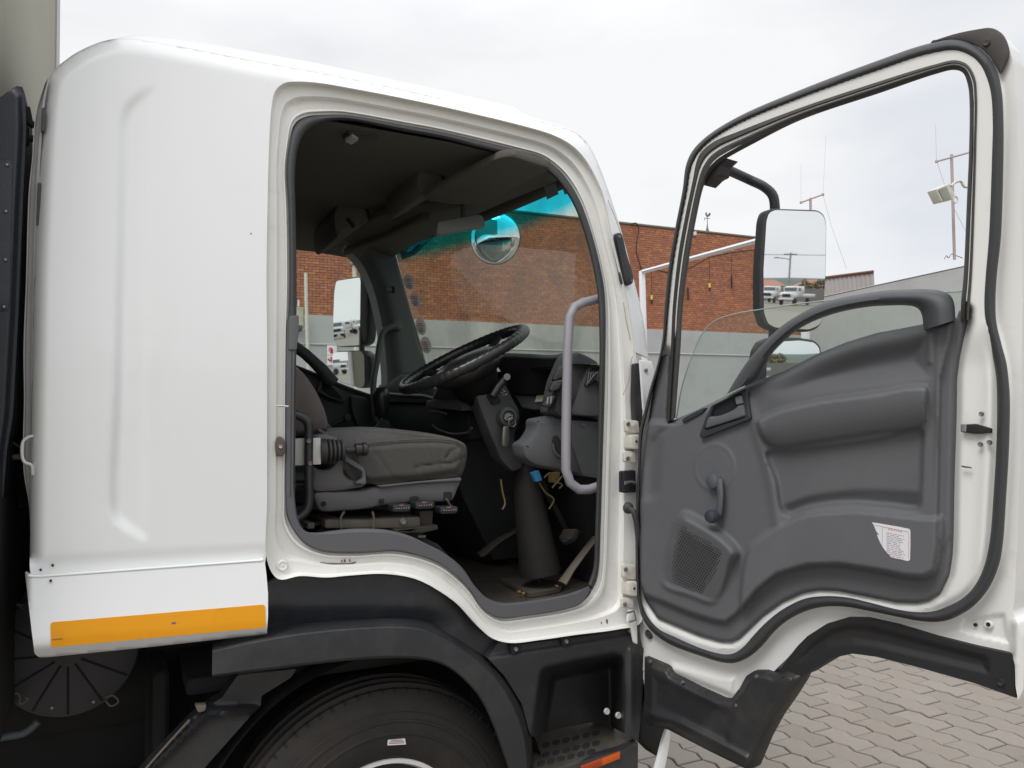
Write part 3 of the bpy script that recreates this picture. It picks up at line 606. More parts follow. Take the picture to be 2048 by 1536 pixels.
tube('stalk', PY(.34).pt(Q(4.041,900,620,[(340,700),(390,620),(440,560)])), [.013,.014,.012], sw, col, 10)
rev('stalk_knob', PY(.32).pt(Q(4.041,900,620,[(461,541)]))[0], -ray([(1014,754)])[0], [(.010,-.02),(.0115,0),(.011,.003),(0,.004)], mat('knob_grey', (.17,.18,.19), .4), col, 20)
ig = PY(.345).pt(Q(4.041,900,620,[(465,868)]))[0]
rev('ignition_collar', ig, (-.1,-1,.1), [(.034,-.05),(.036,.0),(.030,.012),(.022,.013),(.0205,.003)], MATS['column_plastic'], col, 32)
rev('ignition_lock', ig, (-.1,-1,.1), [(.0145,-.02),(.0145,.008),(.013,.010),(0,.010)], mat('lock_metal', (.20,.20,.19), .4, .5), col, 24)
for (x, y, dx, dy) in ((425,640,10,8),(440,650,-6,10),(415,665,12,4),(435,660,14,-3),(430,680,8,10),(445,685,12,-4),(320,628,6,8),(455,676,2,9)):
    tube('stalk_mark', PY(.358).pt(Q(4.041,900,620,[(x,y),(x+dx,y+dy)])), .0008, WLAB, col, 4)
key = empty('ignition_key', ig+(0,-.03,-.01), 'small bunch of keys hanging from the ignition lock under the steering wheel', 'key')
tube('key_bow', PY(.325).pt(Q(4.041,900,620,[(440,880),(470,858),(505,852),(508,868),(470,885),(445,892)])), .003, mat('key_metal', (.30,.29,.26), .35, .8), key, 8, closed=True)
tube('key_ring', [ig+np.array((.013*math.cos(a)+.0, -.035, -.018+.013*math.sin(a))) for a in np.linspace(0, 2*math.pi, 20, endpoint=False)], .0013, MATS['key_metal'], key, 6, closed=True)
slab('key_tag', PY(.315), rp(Q(4.041,900,620,[(432,940),(478,936),(482,1050),(466,1105),(425,1100),(425,1010)]), 2), 0, -.004, MATS['key_metal'], key, bev=.001)
bt = PY(.42); cA = bt.pt(Q(3.012,560,700,[(1470,730)]))[0]; cB = bt.pt(Q(3.012,560,700,[(1560,1290)]))[0]
ax_ = cA-cB; H_ = np.linalg.norm(ax_)
rev('column_boot', cB, ax_, [(.072,-.03),(.070,.0),(.066,.04),(.062,H_*.3),(.050,H_*.7),(.038,H_),(.03,H_+.02)], mat('boot_rubber', (.019,.018,.016), .75, var=.2, bump=.5, bs=200), TR, 28, 60)
slab('fuse_connector', PY(.34), rp(Q(3.012,560,700,[(1520,740),(1560,725),(1583,785),(1545,797)]), 2), 0, -.02, BLUE, TR, bev=.002)
wires = mat('wire_beige', (.22,.17,.07), .6)
for pth in ([(1590,770),(1630,740),(1660,800),(1700,760)], [(1640,830),(1670,800),(1700,815),(1680,835)], [(1560,800),(1600,860),(1650,900),(1620,960)], [(1490,470),(1530,440),(1550,480),(1500,530)], [(1330,780),(1340,850),(1355,930),(1340,960)]):
    tube('wiring', PY(.40).pt(Q(3.012,560,700,pth)), .003, wires, TR, 6, sm=16)
slab('relay', PY(.42), rp(Q(3.012,560,700,[(1640,740),(1690,735),(1680,800),(1640,800)]), 2), 0, -.03, wires, TR, bev=.002)
# pedals and floor things
PZF = PZ(1.02)
pd = tube('accelerator_pedal', [PY(.30).pt([p])[0] for p in Q(5.12,820,940,[(1900,690),(1760,870),(1650,1020),(1560,1160)])], [.018,.019,.02,.026], DUSTY, TR, 10, flat=.4)
bp_ = slab('brake_pedal', PL(PY(.45).pt([(1136,1070)])[0], (-.8,-.3,.55)), rp(Q(5.12,820,940,[(1510,690),(1580,600),(1720,600),(1660,700),(1560,750)]), 3), .012, -.01, TRIMD, TR, bev=.004)
for k in range(6):
    tube('pedal_rib', PL(PY(.45).pt([(1136,1070)])[0], (-.8,-.3,.55)).pt(Q(5.12,820,940,[(1530+8*k,690-15*k),(1650+10*k,700-18*k)]), .015), .0022, DUSTY, bp_, 6)
tube('brake_arm', PY(.47).pt(Q(5.12,820,940,[(1600,620),(1500,420),(1400,250),(1350,120)])), .012, DARK, TR, 8)
tube('clutch_pedal', [PY(.62).pt([p])[0] for p in Q(5.12,820,940,[(1120,600),(900,730),(740,860),(700,880)])], [.018,.024,.028,.022], mat('pedal_dark', (.045,.04,.033), .7), TR, 10, flat=.45)
slab('rubber_mat_edge', PZ(1.012), rp([(945,1165),(1010,1130),(1100,1112),(1195,1120),(1190,1172),(1130,1189),(1027,1206),(985,1205)], 4), .004, -.01, FLOORM, TR, bev=.002)
board = slab('floor_board', PZ(1.035), rp(Q(5.12,820,940,[(920,1105),(1010,1095),(1260,1068),(1400,1120),(1565,1178),(1540,1200),(1400,1230),(1215,1258)]), 2), .0, -.016, mat('board_brown', (.085,.075,.06), .85, var=.3, vs_=20, bump=.4, bs=120), None, bev=.002)
tag(board, 'thin worn brown board lying on the cab floor beside the door sill', 'board')
LV = [(1115,1240,'dry brown leaf crumb at the left front corner of the cab floor board'),(1160,1258,'yellowish leaf crumb tucked under the near edge of the floor board'),(1500,1175,'dry leaf crumbs beside the foot of the accelerator pedal'),(1320,1125,'tiny pale crumb lying on top of the floor board'),(1630,905,'brown leaf curl lying behind the accelerator pedal')]
for k, (x, y, lb) in enumerate(LV):
    an5 = np.linspace(0, 2*np.pi, 9, endpoint=False); r5 = rng.uniform(5, 13, 9)*(.5 if k == 3 else 1)
    l = slab('dry_leaf', PZ(1.036+.0005*k), Q(5.12,820,940,list(zip(x+2.0*r5*np.cos(an5), y+r5*np.sin(an5)))), .004+.001*k, .001, mat('dry_leaf_brown', (.30,.19,.06), .8), None, bev=0)
    tag(l, lb, 'leaf', 'dry leaf crumbs on the cab floor')
# engine tunnel, seat riser
box('engine_cover', (.50,1.12,1.20), (1.0,.62,.42), mat('tunnel_dark', (.03,.03,.028), .8, bump=.3), TR, b=.03)
slab('seat_riser', PY(.26), rp([(590,1052),(700,1032),(845,1035),(850,1075),(880,1090),(910,1125),(940,1175),(600,1180)], 4), 0, -.5, MATS['tunnel_dark'], TR, bev=.01)
slab('underseat_box', PY(.22), rp(Q(4.655,560,780,[(415,1215),(440,1200),(800,1205),(1000,1190),(1310,1180),(1315,1265),(1180,1290),(420,1290)]), 4), 0, -.2, BEIGE, TR, bev=.006)
slab('side_box', PY(.23), rp(Q(4.655,560,780,[(255,1240),(330,1235),(320,1295),(255,1295)]), 3), 0, -.1, BEIGE, TR, bev=.004)
screw('round_cap', PY(.215), (560+1148/4.655, 780+1225/4.655), 6.5, .004, mat('cap_grey', (.32,.33,.34), .5), TR, .3)
slab('small_tag', PY(.2), Q(4.655,560,780,[(1290,1358),(1360,1352),(1355,1372),(1290,1375)]), 0, -.004, BEIGE, TR, bev=0)
slab('riser_bracket', PY(.2), rp(Q(4.655,560,780,[(1060,1300),(1470,1255),(1475,1300),(1340,1330),(1090,1335)]), 3), 0, -.06, mat('bracket_olive', (.07,.065,.045), .7), TR, bev=.004)
slab('riser_link', PY(.24), rp(Q(4.655,560,780,[(1300,1130),(1430,1120),(1420,1260),(1310,1265)]), 3), 0, -.05, mat('bracket_brown', (.06,.05,.04), .7), TR, bev=.004)
for pth in ([(600,1130),(570,1180),(562,1240),(575,1290)], [(860,1130),(875,1200),(870,1290)]):
    tube('cable', PY(.2).pt(Q(4.655,560,780,pth)), .0035, DUSTY, TR, 6, sm=14)
# ---------------- driver seat
ST = empty('driver_seat', (.55,.45,1.2), parent=TR)
cush = cr_(Q(4.655,560,780,[(330,420),(430,388),(560,358),(760,341),(1000,354),(1300,385),(1550,430),(1690,478),(1732,515),(1745,590),(1728,700),(1695,795),(1640,832),(1300,858),(820,888),(640,880),(560,780),(420,700),(330,600)]), 110)
def pillow(name, pl, P, y0, y1, m, parent, r=.05):
    """cushion: side outline carried across the seat, rounded at both flanks"""
    P3 = pl.pt(P); c = P3.mean(0); loops = []
    for t in np.linspace(0, 1, 15):
        y = y0+(y1-y0)*t; e = min(t, 1-t)*(y1-y0); k = 1 if e > r else math.sqrt(max(0, 1-(1-e/r)**2))
        Lp = c+(P3-c)*np.array((1-.10*(1-k), 1, 1-.16*(1-k))); Lp[:, 1] = y; loops.append(Lp)
    v, f = loft(loops, True, True); return fixn(mesh(name, v, f, m, parent, 70))
pillow('seat_cushion', PY(.24), cush, .20, .70, FABRIC, ST, .07)
# piping seams and side panel of the cushion
sp = relief('cushion_side', PY(.20), cr_(Q(4.655,560,780,[(640,560),(830,500),(1150,466),(1450,458),(1640,478),(1720,520),(1738,600),(1715,700),(1680,785),(1300,845),(830,872),(700,800)]), 90),
    lambda q: .004+.022*ss(-sdf(q, np.array(Q(4.655,560,780,[(640,560),(830,500),(1150,466),(1450,458),(1640,478),(1720,520),(1738,600),(1715,700),(1680,785),(1300,845),(830,872),(700,800)])))/14)
    -.006*np.exp(-(dist(q, np.array(Q(4.655,560,780,[(1540,640),(1600,560),(1690,530)])), False)/2.5)**2)-.006*np.exp(-(dist(q, np.array(Q(4.655,560,780,[(1260,715),(1450,690),(1600,680),(1720,620)])), False)/2.2)**2)
    -.003*np.exp(-(dist(q, np.array(Q(4.655,560,780,[(1262,470),(1262,840)])), False)/1.5)**2)-.003*np.exp(-(dist(q, np.array(Q(4.655,560,780,[(1500,560),(1500,830)])), False)/1.5)**2)
    -.003*np.exp(-(dist(q, np.array(Q(4.655,560,780,[(640,600),(880,580),(960,680),(1040,800),(1150,850)])), False)/3)**2), mat('seat_side_fabric', (.080,.077,.072), .95, var=.26, vs_=80, bump=.9, bs=900, dirt=(.075,.07,.055,.7), ds=9, dth=(.45,.7)), ST, step=4, back=.03, ang=75)
tube('seam_piping', PY(.185).pt(Q(4.655,560,780,[(640,560),(830,500),(1150,466),(1450,458),(1640,478),(1722,520)])), .0028, FABRIC, ST, 6, sm=40)
pillow('backrest', PY(.30), cr_(Q(3.656,540,480,[(60,860),(150,900),(200,945),(255,1005),(312,1092),(360,1200),(392,1290),(408,1372),(400,1402),(300,1425),(150,1440),(60,1440)]), 70), .24, .72, mat('backrest_fabric', (.14,.122,.115), .95, var=.1, vs_=20, bump=.9, bs=900), ST, .06)
pillow('seat_wing', PY(.22), cr_(Q(4.655,560,780,[(300,440),(360,410),(430,415),(520,450),(560,520),(540,600),(450,650),(300,660)]), 40), .19, .28, SEATP, ST, .02)
slab('seat_shell', PY(.19), rp(Q(4.655,560,780,[(290,690),(380,745),(470,735),(560,640),(600,615),(640,640),(600,700),(600,780),(650,830),(790,850),(806,880),(780,910),(560,945),(330,955),(290,900)]), 8), 0, -.04, SEATP, ST, bev=.012)
slab('recline_lever', PY(.175), rp(Q(4.655,560,780,[(600,618),(625,612),(780,718),(800,760),(808,870),(785,885),(700,872),(720,850),(772,820),(765,760),(740,745),(600,660)]), 5), .01, -.015, TRIM, ST, bev=.005)
rail = cr_(Q(4.655,560,780,[(318,965),(560,945),(780,930),(900,900),(1100,868),(1400,848),(1690,822),(1692,850),(1660,930),(1612,1030),(1560,1042),(1280,1046),(1100,1062),(940,1082),(800,1110),(600,1128),(375,1126),(335,1060)]), 110)
slab('seat_base', PY(.19), rail, 0, -.42, SEATP, ST, bev=.012)
slab('base_lip', PY(.185), rp(Q(4.655,560,780,[(900,890),(1300,850),(1690,815),(1692,848),(1300,868),(950,910)]), 3), .006, -.01, SEATP, ST, bev=.003)
for p in ([(925,1020),(970,1010),(972,1055),(925,1060)], [(1215,1000),(1240,988),(1290,988),(1290,1040),(1215,1045)], [(1530,950),(1600,948),(1605,1030),(1530,1035)]):
    slab('base_slot', PY(.186), rp(Q(4.655,560,780,p), 2), .002, -.01, DARK, ST, bev=.001)
screw('base_hole', PY(.186), (560+408/4.655, 780+1060/4.655), 5, .003, DARK, ST, .2)
for x, y, w_ in ((1050,1072,170),(1262,1045,178),(1492,1090,165)):
    lv = slab('adjust_lever', PY(.13), rp(Q(4.655,560,780,[(x,y),(x+w_,y-8),(x+w_+3,y+38),(x+w_-20,y+60),(x+15,y+66),(x,y+50)]), 3), .0, -.05, mat('lever_black', (.018,.019,.024), .35), ST, bev=.003)
    slab('lever_decal', PY(.128), Q(4.655,560,780,[(x+60,y-3),(x+105,y-6),(x+95,y+8),(x+62,y+9)]), .001, -.001, mat('decal_red', (.30,.10,.05), .6), lv, bev=0)
    for k in range(6):
        screw('lever_dot', PY(.128), (560+(x+38+22*k)/4.655, 780+(y+32)/4.655-.3*k), .9, .0, mat('dot_grey', (.4,.4,.38), .5), lv, .2)
tube('lever_strap', PY(.15).pt(Q(4.655,560,780,[(1550,1015),(1575,1060),(1600,1090)])), [.008,.008,.01], DUSTY, ST, 6, flat=.3)
tube('belt_stalk', PY(.22).pt(Q(4.655,560,780,[(350,370),(400,400),(445,440)])), .006, TRIMD, ST, 8)
tube('belt_stalk', PY(.55).pt(Q(4.655,560,780,[(425,310),(465,360)])), .006, TRIMD, ST, 8)
# ---------------- parking/exhaust brake lever on its bracket beside the seat
CL = empty('control_lever', (.45,.14,1.5), parent=TR)
slab('bracket_plate', PY(.13), rp(Q(4.655,560,780,[(60,452),(378,445),(382,692),(60,708)]), 2), 0, -.006, mat('bracket_white', (.50,.50,.46), .6, dirt=(.3,.27,.2,.4), ds=25), CL, bev=.001)
tube('guard_tube', PY(.115).pt(Q(4.655,560,780,[(90,222),(160,235),(220,262),(262,315),(268,420),(266,600),(268,850),(266,1060),(240,1130),(170,1190),(130,1205)])), .012, mat('guard_black', (.02,.022,.025), .35), CL, 12, sm=60)
for y in (475, 683): screw('bolt', PY(.10), (560+(268 if y<500 else 280)/4.655, 780+y/4.655), 5.2, 0, mat('bolt_brown', (.16,.13,.13), .5, .5), CL)
bc0 = PY(.15).pt(Q(4.655,560,780,[(400,570)]))[0]; bc1 = PY(.15).pt(Q(4.655,560,780,[(600,560)]))[0]; ba = bc1-bc0; bh = np.linalg.norm(ba); R1 = .034
prof = [(.03,-.01)]
for k in range(5): prof += [(R1*(1-.04*k)*1.0, bh*(k/5+.02)), (R1*(1-.04*k)*1.05, bh*(k/5+.10)), (R1*(1-.04*k)*.72, bh*(k/5+.16))]
prof += [(.012, bh), (.0095, bh+.002), (.009, bh+.032)]
rev('bellows', bc0, ba, prof, mat('bellows_rubber', (.030,.030,.031), .6, bump=.3), CL, 28, 40)
kc = bc0+ba/bh*(bh+.028)
rev('knob', kc, ba, [(.012,0),(.017,.002),(.017,.018),(.0155,.020),(.019,.023),(.019,.033),(.016,.036),(0,.036)], mat('knob_black', (.022,.022,.024), .3), CL, 24)
# ---------------- gear lever
gl = empty('gear_lever', PY(1.0).pt([(765,860)])[0], parent=TR)
tube('lever_rod', PY(1.05).pt(Q(3.656,540,480,[(812,1250),(820,1370)])), .010, TRIMD, gl, 10)
tube('knob', PY(1.05).pt(Q(3.656,540,480,[(850,1100),(825,1115),(815,1150),(812,1200),(815,1280),(818,1300)])), [.018,.034,.036,.030,.026,.014], WHEELP, gl, 14, sm=0)
rev('lever_boot', PY(1.05).pt(Q(3.656,540,480,[(830,1410)]))[0], (0,0,1), [(.09,-.03),(.07,0),(.03,.03),(.018,.05)], mat('boot_rubber', (0,0,0)), gl, 20, 60)
# ---------------- seal round the opening and sill trim
SEAL = [(573,999,590,990),(574,870,591,870),(576,671,593,671),(579,560,593,560),(577,420,591,420),(573,340,590,345),(578,292,595,300),(585,262,606,270),(598,243,622,254),(617,234,645,245),(640,231,668,241),(680,229,700,241),(722,234,730,246),(804,249,804,262),(880,263,880,276),(958,281,955,295),(1034,300,1028,314),(1085,315,1076,330),(1117,339,1106,352),(1137,362,1125,374),(1156,393,1143,402),(1170,426,1157,433),(1190,490,1177,496),(1206,562,1192,566),(1211,614,1197,616),(1211,705,1199,705),(1209,800,1197,800),(1205,932,1194,932),(1201,1065,1190,1063),(1197,1142,1186,1138),(1187,1175,1176,1168)]
band('opening_seal', SIDE, SEAL, [(0,-.05),(.0,-.034),(.2,-.026),(.5,-.023),(.8,-.027),(1,-.036),(1,-.07)], RUBBER, TR, n=260, closed=False, ang=60)
slab('seal_corner_gap', SIDE, cr_([(586,262),(592,248),(604,240),(625,236),(640,233),(620,242),(602,252),(592,268),(585,300)], 40), -.04, -.05, DARK, TR, bev=0)
SILL = [(574,640,598,640),(572,700,592,700),(572,900,589,900),(572,990,589,985),(576,1035,597,1040),(590,1063,611,1062),(610,1087,635,1065),(643,1103,660,1062),(709,1107,710,1057),(792,1103,776,1060),(830,1110,815,1070),(873,1124,850,1086),(908,1148,888,1106),(942,1182,925,1136),(962,1213,950,1172),(983,1230,975,1196),(1003,1237,1000,1205),(1044,1233,1040,1204),(1130,1219,1125,1190),(1164,1206,1158,1180),(1181,1180,1177,1172)]
band('sill_trim', SIDE, SILL, [(0,-.046),(.03,-.030),(.10,-.024),(.85,-.024),(.95,-.030),(1,-.040),(1,-.10)], mat('sill_plastic', (.10,.102,.11), .6, var=.05, bump=.5, bs=700, dirt=(.2,.18,.14,.12), ds=8), TR, n=260, closed=False, ang=35)
slab('column_trim', SIDE, rp([(579,632),(598,630),(598,660),(594,700),(577,700)], 3), -.020, -.06, MATS['sill_plastic'], TR, bev=.003)
# small fittings on the white pillar
tube('hold_pin', [SIDE.pt([(553,811)], -.01)[0], SIDE.pt([(578,813)], .012)[0]], .0025, STEEL, TR, 8)
la = slab('latch_striker', SIDE, cr_([(553,880),(560,873),(569,880),(570,905),(564,913),(555,910)], 30), -.015, -.035, mat('striker_brown', (.09,.07,.06), .5), TR, bev=.003)
screw('striker_bolt', SIDE, (561,893), 4.5, -.012, STEEL, la)
# vent strip on the windscreen pillar
vs1 = slab('pillar_vent_strip', SIDE, cr_([(1233,470),(1236,465),(1243,466),(1247,474),(1254,505),(1268,555),(1266,566),(1260,570),(1253,566),(1246,535),(1236,490)], 50), .012, -.02, BLACKP, TR, bev=.004)
screw('strip_screw', SIDE, (1239,473), 3, .013, SCREW, vs1); screw('strip_screw', SIDE, (1264,561), 2.2, .013, SCREW, vs1)
# dirty drip streaks on the pillar
for P in ([(1207,440),(1222,500),(1238,570),(1250,610)], [(1247,605),(1252,640),(1261,680)], [(1265,712),(1262,725),(1258,760),(1246,790)], [(1243,470),(1232,440),(1216,400)]):
    tube('sealant_line', SIDE.pt(P, -.0255 if P[0][0] < 1230 else -.012), .0012, mat('sealant_grey', (.35,.31,.25), .8), TR, 5, sm=20)
# hinges
HP = mat('hinge_paint', (.62,.60,.54), .45, dirt=(.25,.16,.08,.5), ds=20, dth=(.5,.75))
def hplate(pts, w, nm='hinge_plate', m=HP, th=.012): return slab(nm, SIDE, rp(pts, 4), w, w-th, m, TR, bev=.003)
hp = hplate([(1279,720),(1304,722),(1309,740),(1306,765),(1290,815),(1286,820)], .03, 'bracket_plate', WHITE, .004); screw('plate_screw', SIDE, (1292,741), 4.5, .032, SCREW, hp)
hplate([(1270,727),(1279,725),(1286,800),(1286,863),(1271,860),(1268,800)], .004, 'check_strap', BLACKP, .02)
for pts, s in (([(1251,838),(1278,842),(1280,867),(1252,864)], (1257,848)), ([(1249,902),(1273,903),(1273,926),(1249,924)], (1256,917)), ([(1247,1128),(1272,1130),(1272,1160),(1246,1156)], (1252,1139)), ([(1245,1196),(1268,1197),(1268,1217),(1245,1216)], (1250,1209))):
    h_ = hplate(pts, .008); screw('hinge_bolt', SIDE, s, 4.6, .010, SCREW, h_)
for c in ((1270,883), (1266,1177)):
    h_ = hplate([(c[0]-8,c[1]-13),(c[0]+9,c[1]-14),(c[0]+9,c[1]+16),(c[0]-8,c[1]+15)], .02, 'hinge_knuckle', HP, .04); screw('pin_hole', SIDE, (c[0]+3,c[1]), 2.6, .021, DARK, h_, .2)
ck = hplate([(1245,942),(1272,940),(1273,985),(1245,986)], .004, 'door_check_plate', mat('check_black', (.02,.02,.025), .25), .02)
tube('check_arm', [SIDE.pt([p], .015)[0] for p in ((1250,966),(1262,963),(1276,968))], [.006,.004,.005], STEEL, ck, 8)
gr = screw('cable_grommet', SIDE, (1257,1016), 12, .004, RUBBER, TR, 1.2)
tube('door_cable', [SIDE.pt([p], w)[0] for p, w in (((1257,1016),.012),((1266,1022),.03),((1272,1040),.03),((1276,1070),.02),((1280,1100),.01))], .009, RUBBER, TR, 8, sm=16)
hplate([(1258,1218),(1274,1222),(1276,1290),(1268,1286),(1262,1250),(1255,1245)], .008, 'lower_bracket', FLANGE, .008)
tube('bracket_clip', [SIDE.pt([p], .02)[0] for p in ((1254,1226),(1268,1222),(1272,1240),(1258,1244))], .003, SCREW, TR, 6)
for (x, y, s) in ((1214,1243,3),(1203,1246,1.6),(690,1122,2),(700,1121,1.5),(684,1123,1.4)):
    slab('rust_spot', SIDE, rp([(x-s*.5,y-s*1.8),(x+s*.6,y-s),(x+s*.4,y+s*1.8),(x-s*.5,y+s)], 1, 3), (-.0235 if x>1000 else -.039), -.05, mat('rust', (.12,.05,.02), .8), TR, bev=0)
band('scuff_mark', SIDE, [(640,1124,640,1125),(660,1126,660,1128),(700,1126,700,1130),(712,1123,712,1125)], [(0,-.0415),(1,-.0415)], mat('scuff_dark', (.10,.09,.08), .8), TR, n=20, closed=False)
screw('body_plug', SIDE, (565,1131), 11, -.021, FLANGE, TR, .4)
# ---------------- lower white skirt with reflective strip
sk = cr_([(49,1146),(60,1150),(80,1150),(300,1134),(520,1120),(527,1117),(531,1128),(535,1160),(537,1187),(536,1230),(534,1268),(300,1294),(100,1314),(78,1315),(69,1307),(62,1250),(55,1190)], 200)
def h_sk(q):
    yb = 1283-(q[:, 0]-60)*.088; yt = 1153-(q[:, 0]-60)*.070
    return .010+.024*np.clip((q[:, 1]-yt)/125, 0, 1)-.034*ss((q[:, 1]-(yb+8))/34)-.02*np.clip(1-(q[:, 0]-48)/16, 0, 1)**2
skirt = relief('side_skirt', SIDE, resam(np.array([(50,1146),(62,1152),(80,1152),(300,1136),(523,1121),(524,1117),(529,1118),(533,1150),(536,1187),(536,1230),(534,1268),(300,1294),(100,1314),(78,1315),(69,1307),(62,1250),(55,1190)]), 260), h_sk, WHITE, TR, step=6, back=.03, ang=50)
tube('skirt_lip', SIDE.pt([(57,1151),(64,1153),(80,1153),(300,1137),(523,1121),(526,1119)], .0095), .0032, WHITE, skirt, 8)
skirt.data.materials.clear(); skirt.data.materials.append(WHITE)
relief('reflective_strip', SIDE, rp([(101,1245),(530,1209),(532,1255),(102,1295)], 6), lambda q: h_sk(np.stack([q[:, 0], np.minimum(q[:, 1], 1289-(q[:, 0]-60)*.088)], 1))+.0022, ORANGE, skirt, step=8, back=.002)
slab('strip_mark', SIDE, rp([(343,1245),(352,1244),(352,1248),(343,1249)], 1), .0345, .03, INK, skirt, bev=0)
slab('strip_mark', SIDE, rp([(104,1278),(126,1276),(126,1279),(104,1281)], 1), .0365, .03, mat('print_faint', (.35,.16,.01), .6), skirt, bev=0)
# ---------------- front wheel arch
fo = cr_([(537,1164),(545,1160),(600,1153),(651,1157),(771,1150),(839,1163),(908,1204),(969,1269),(1010,1284),(1015,1300),(990,1325),(959,1306),(907,1273),(856,1245),(805,1236),(702,1239),(600,1249),(534,1257),(536,1200)], 140)
relief('fender', SIDE, fo, lambda q: -.028-.03*ss((q[:, 1]-1205+.0*(q[:, 0]))/55)*ss((930-q[:, 0])/80)-.02*ss((q[:, 0]-850)/120), FEND, TR, step=8, back=.02, ang=60)
band('wheel_arch_flare', SIDE, [(425,1287,424,1354),(480,1271,490,1346),(535,1258,560,1338),(600,1247,620,1330),(702,1237,720,1320),(805,1234,800,1317),(856,1243,850,1320),(907,1271,892,1333),(959,1305,930,1362),(1010,1353,962,1401),(1044,1408,986,1452),(1061,1459,1005,1505),(1066,1536,1020,1555),(1066,1640,1032,1660)],
     [(0,-.06),(.02,-.050),(.22,.034),(.245,.038),(.27,.040),(.60,.041),(.93,.042),(.98,.038),(1,.030),(1,-.06)], BLACKP, TR, n=160, closed=False, ang=28)
for a, b, w in (((1020,1296),(1046,1305),.003),((1122,1280),(1146,1290),.003)):
    pk = slab('screw_pocket', SIDE, rp([(a[0],a[1]-6),(b[0]-3,a[1]-9),(b[0]-3,b[1]),(a[0]+5,b[1]+6)], 5), -.008, -.03, DARK, TR, bev=.002)
    screw('pocket_screw', SIDE, ((a[0]+b[0])/2-1, (a[1]+b[1])/2-2), 4.5, -.004, SCREW, pk)
stepo = resam(np.array([(996,1286),(1010,1284),(1027,1291),(1150,1275),(1268,1258),(1276,1285),(1287,1296),(1286,1330),(1281,1440),(1277,1484),(1262,1474),(1225,1455),(1181,1445),(1110,1459),(1064,1474),(1058,1462),(1044,1408),(1010,1353),(975,1316)]), 260)
slab('step_front', SIDE, rp([(1069,1558),(1130,1532),(1245,1499),(1278,1484),(1277,1640),(1060,1640)], 4), 0, -.03, BLACKP, TR, bev=.006)
well = np.array([(1078,1345),(1084,1333),(1150,1316),(1228,1303),(1246,1308),(1252,1325),(1254,1400),(1250,1500),(1060,1520),(1060,1465),(1066,1420)])
def h_st(q):
    w = -.012+0*q[:, 0]; w = w-.20*ss(-sdf(q, well)/34)
    w += .010*np.exp(-(dist(q, np.array([(1262,1300),(1262,1480)]), False)/5)**2)
    w -= .012*ss((1310-.15*(q[:, 0]-1030)-q[:, 1])/8); return w
relief('step_panel', SIDE, stepo, h_st, BLACKP, TR, step=4, back=.03, ang=60)
for x, y in ((1214,1423),(1237,1431)): screw('step_bolt', SIDE, (x,y), 6.5, -.06, mat('bolt_white', (.55,.55,.53), .5), TR, .5)
screw('panel_screw', SIDE, (1260,1262), 4, -.004, SCREW, TR)
zt = float(SIDE.pt([(1150,1524)], .0)[0][2])
tr = slab('step_tread', PZ(zt), rp([(1062,1470),(1110,1455),(1181,1441),(1225,1452),(1262,1470),(1278,1484),(1245,1497),(1130,1530),(1072,1552),(1062,1530)], 8), 0, -.05, mat('tread_plastic', (.045,.043,.038), .6, var=.2, bump=.5, bs=200, dirt=(.13,.11,.08,.5), ds=20, dth=(.4,.7)), TR, bev=.006)
for k in range(6):
    for j in range(3):
        x = 1092+20*k-5*j+(5 if j == 1 else 0); y = 1488-4.6*k+20*j+ (0 if j < 2 else -3)
        if x > 1235 or y > 1530-.33*(x-1100)+6: continue
        slab('tread_hole', PZ(zt), rp([(x-8,y),(x,y-5),(x+9,y-3),(x+4,y+6),(x-7,y+7)], 3), .0015, -.01, DARK, tr, bev=.0005)
ml = slab('side_marker', SIDE, rp([(1162,1533),(1241,1503),(1241,1518),(1165,1549)], 2), .005, -.001, AMBER, TR, bev=.002)
slab('lens_half', SIDE, rp([(1205,1518),(1240,1505),(1240,1517),(1205,1531)], 1), .0062, .004, mat('amber_bright', (.58,.11,.012), .25), ml, bev=.0003)
# rear bracket behind the wheel
bw = relief('arch_rear_bracket', PY(.10), resam(np.array(Q(2.926,0,1050,[(1300,1010),(1390,880),(1735,842),(1700,895),(1530,1000),(1525,1062),(1460,1125),(1180,1440),(1100,1560),(740,1560),(850,1422),(1130,1125),(1200,1072)])), 160), lambda q: .02*ss((q[:, 1]-1412)/10)+.03*np.exp(-(dist(q, np.array(Q(2.926,0,1050,[(1480,1080),(1210,1110),(900,1422)])), False)/6)**2), BLACKP, TR, step=7, back=.05, ang=60)
tube('bracket_edge', PY(.07).pt(Q(2.926,0,1050,[(1110,1140),(1000,1260),(850,1430)])), .003, DUSTY, TR, 6)
slab('dirt_clod', PY(.06), rp(Q(2.926,0,1050,[(1140,1055),(1210,1050),(1200,1090),(1160,1100)]), 4), 0, -.02, BEIGE, TR, bev=.002)
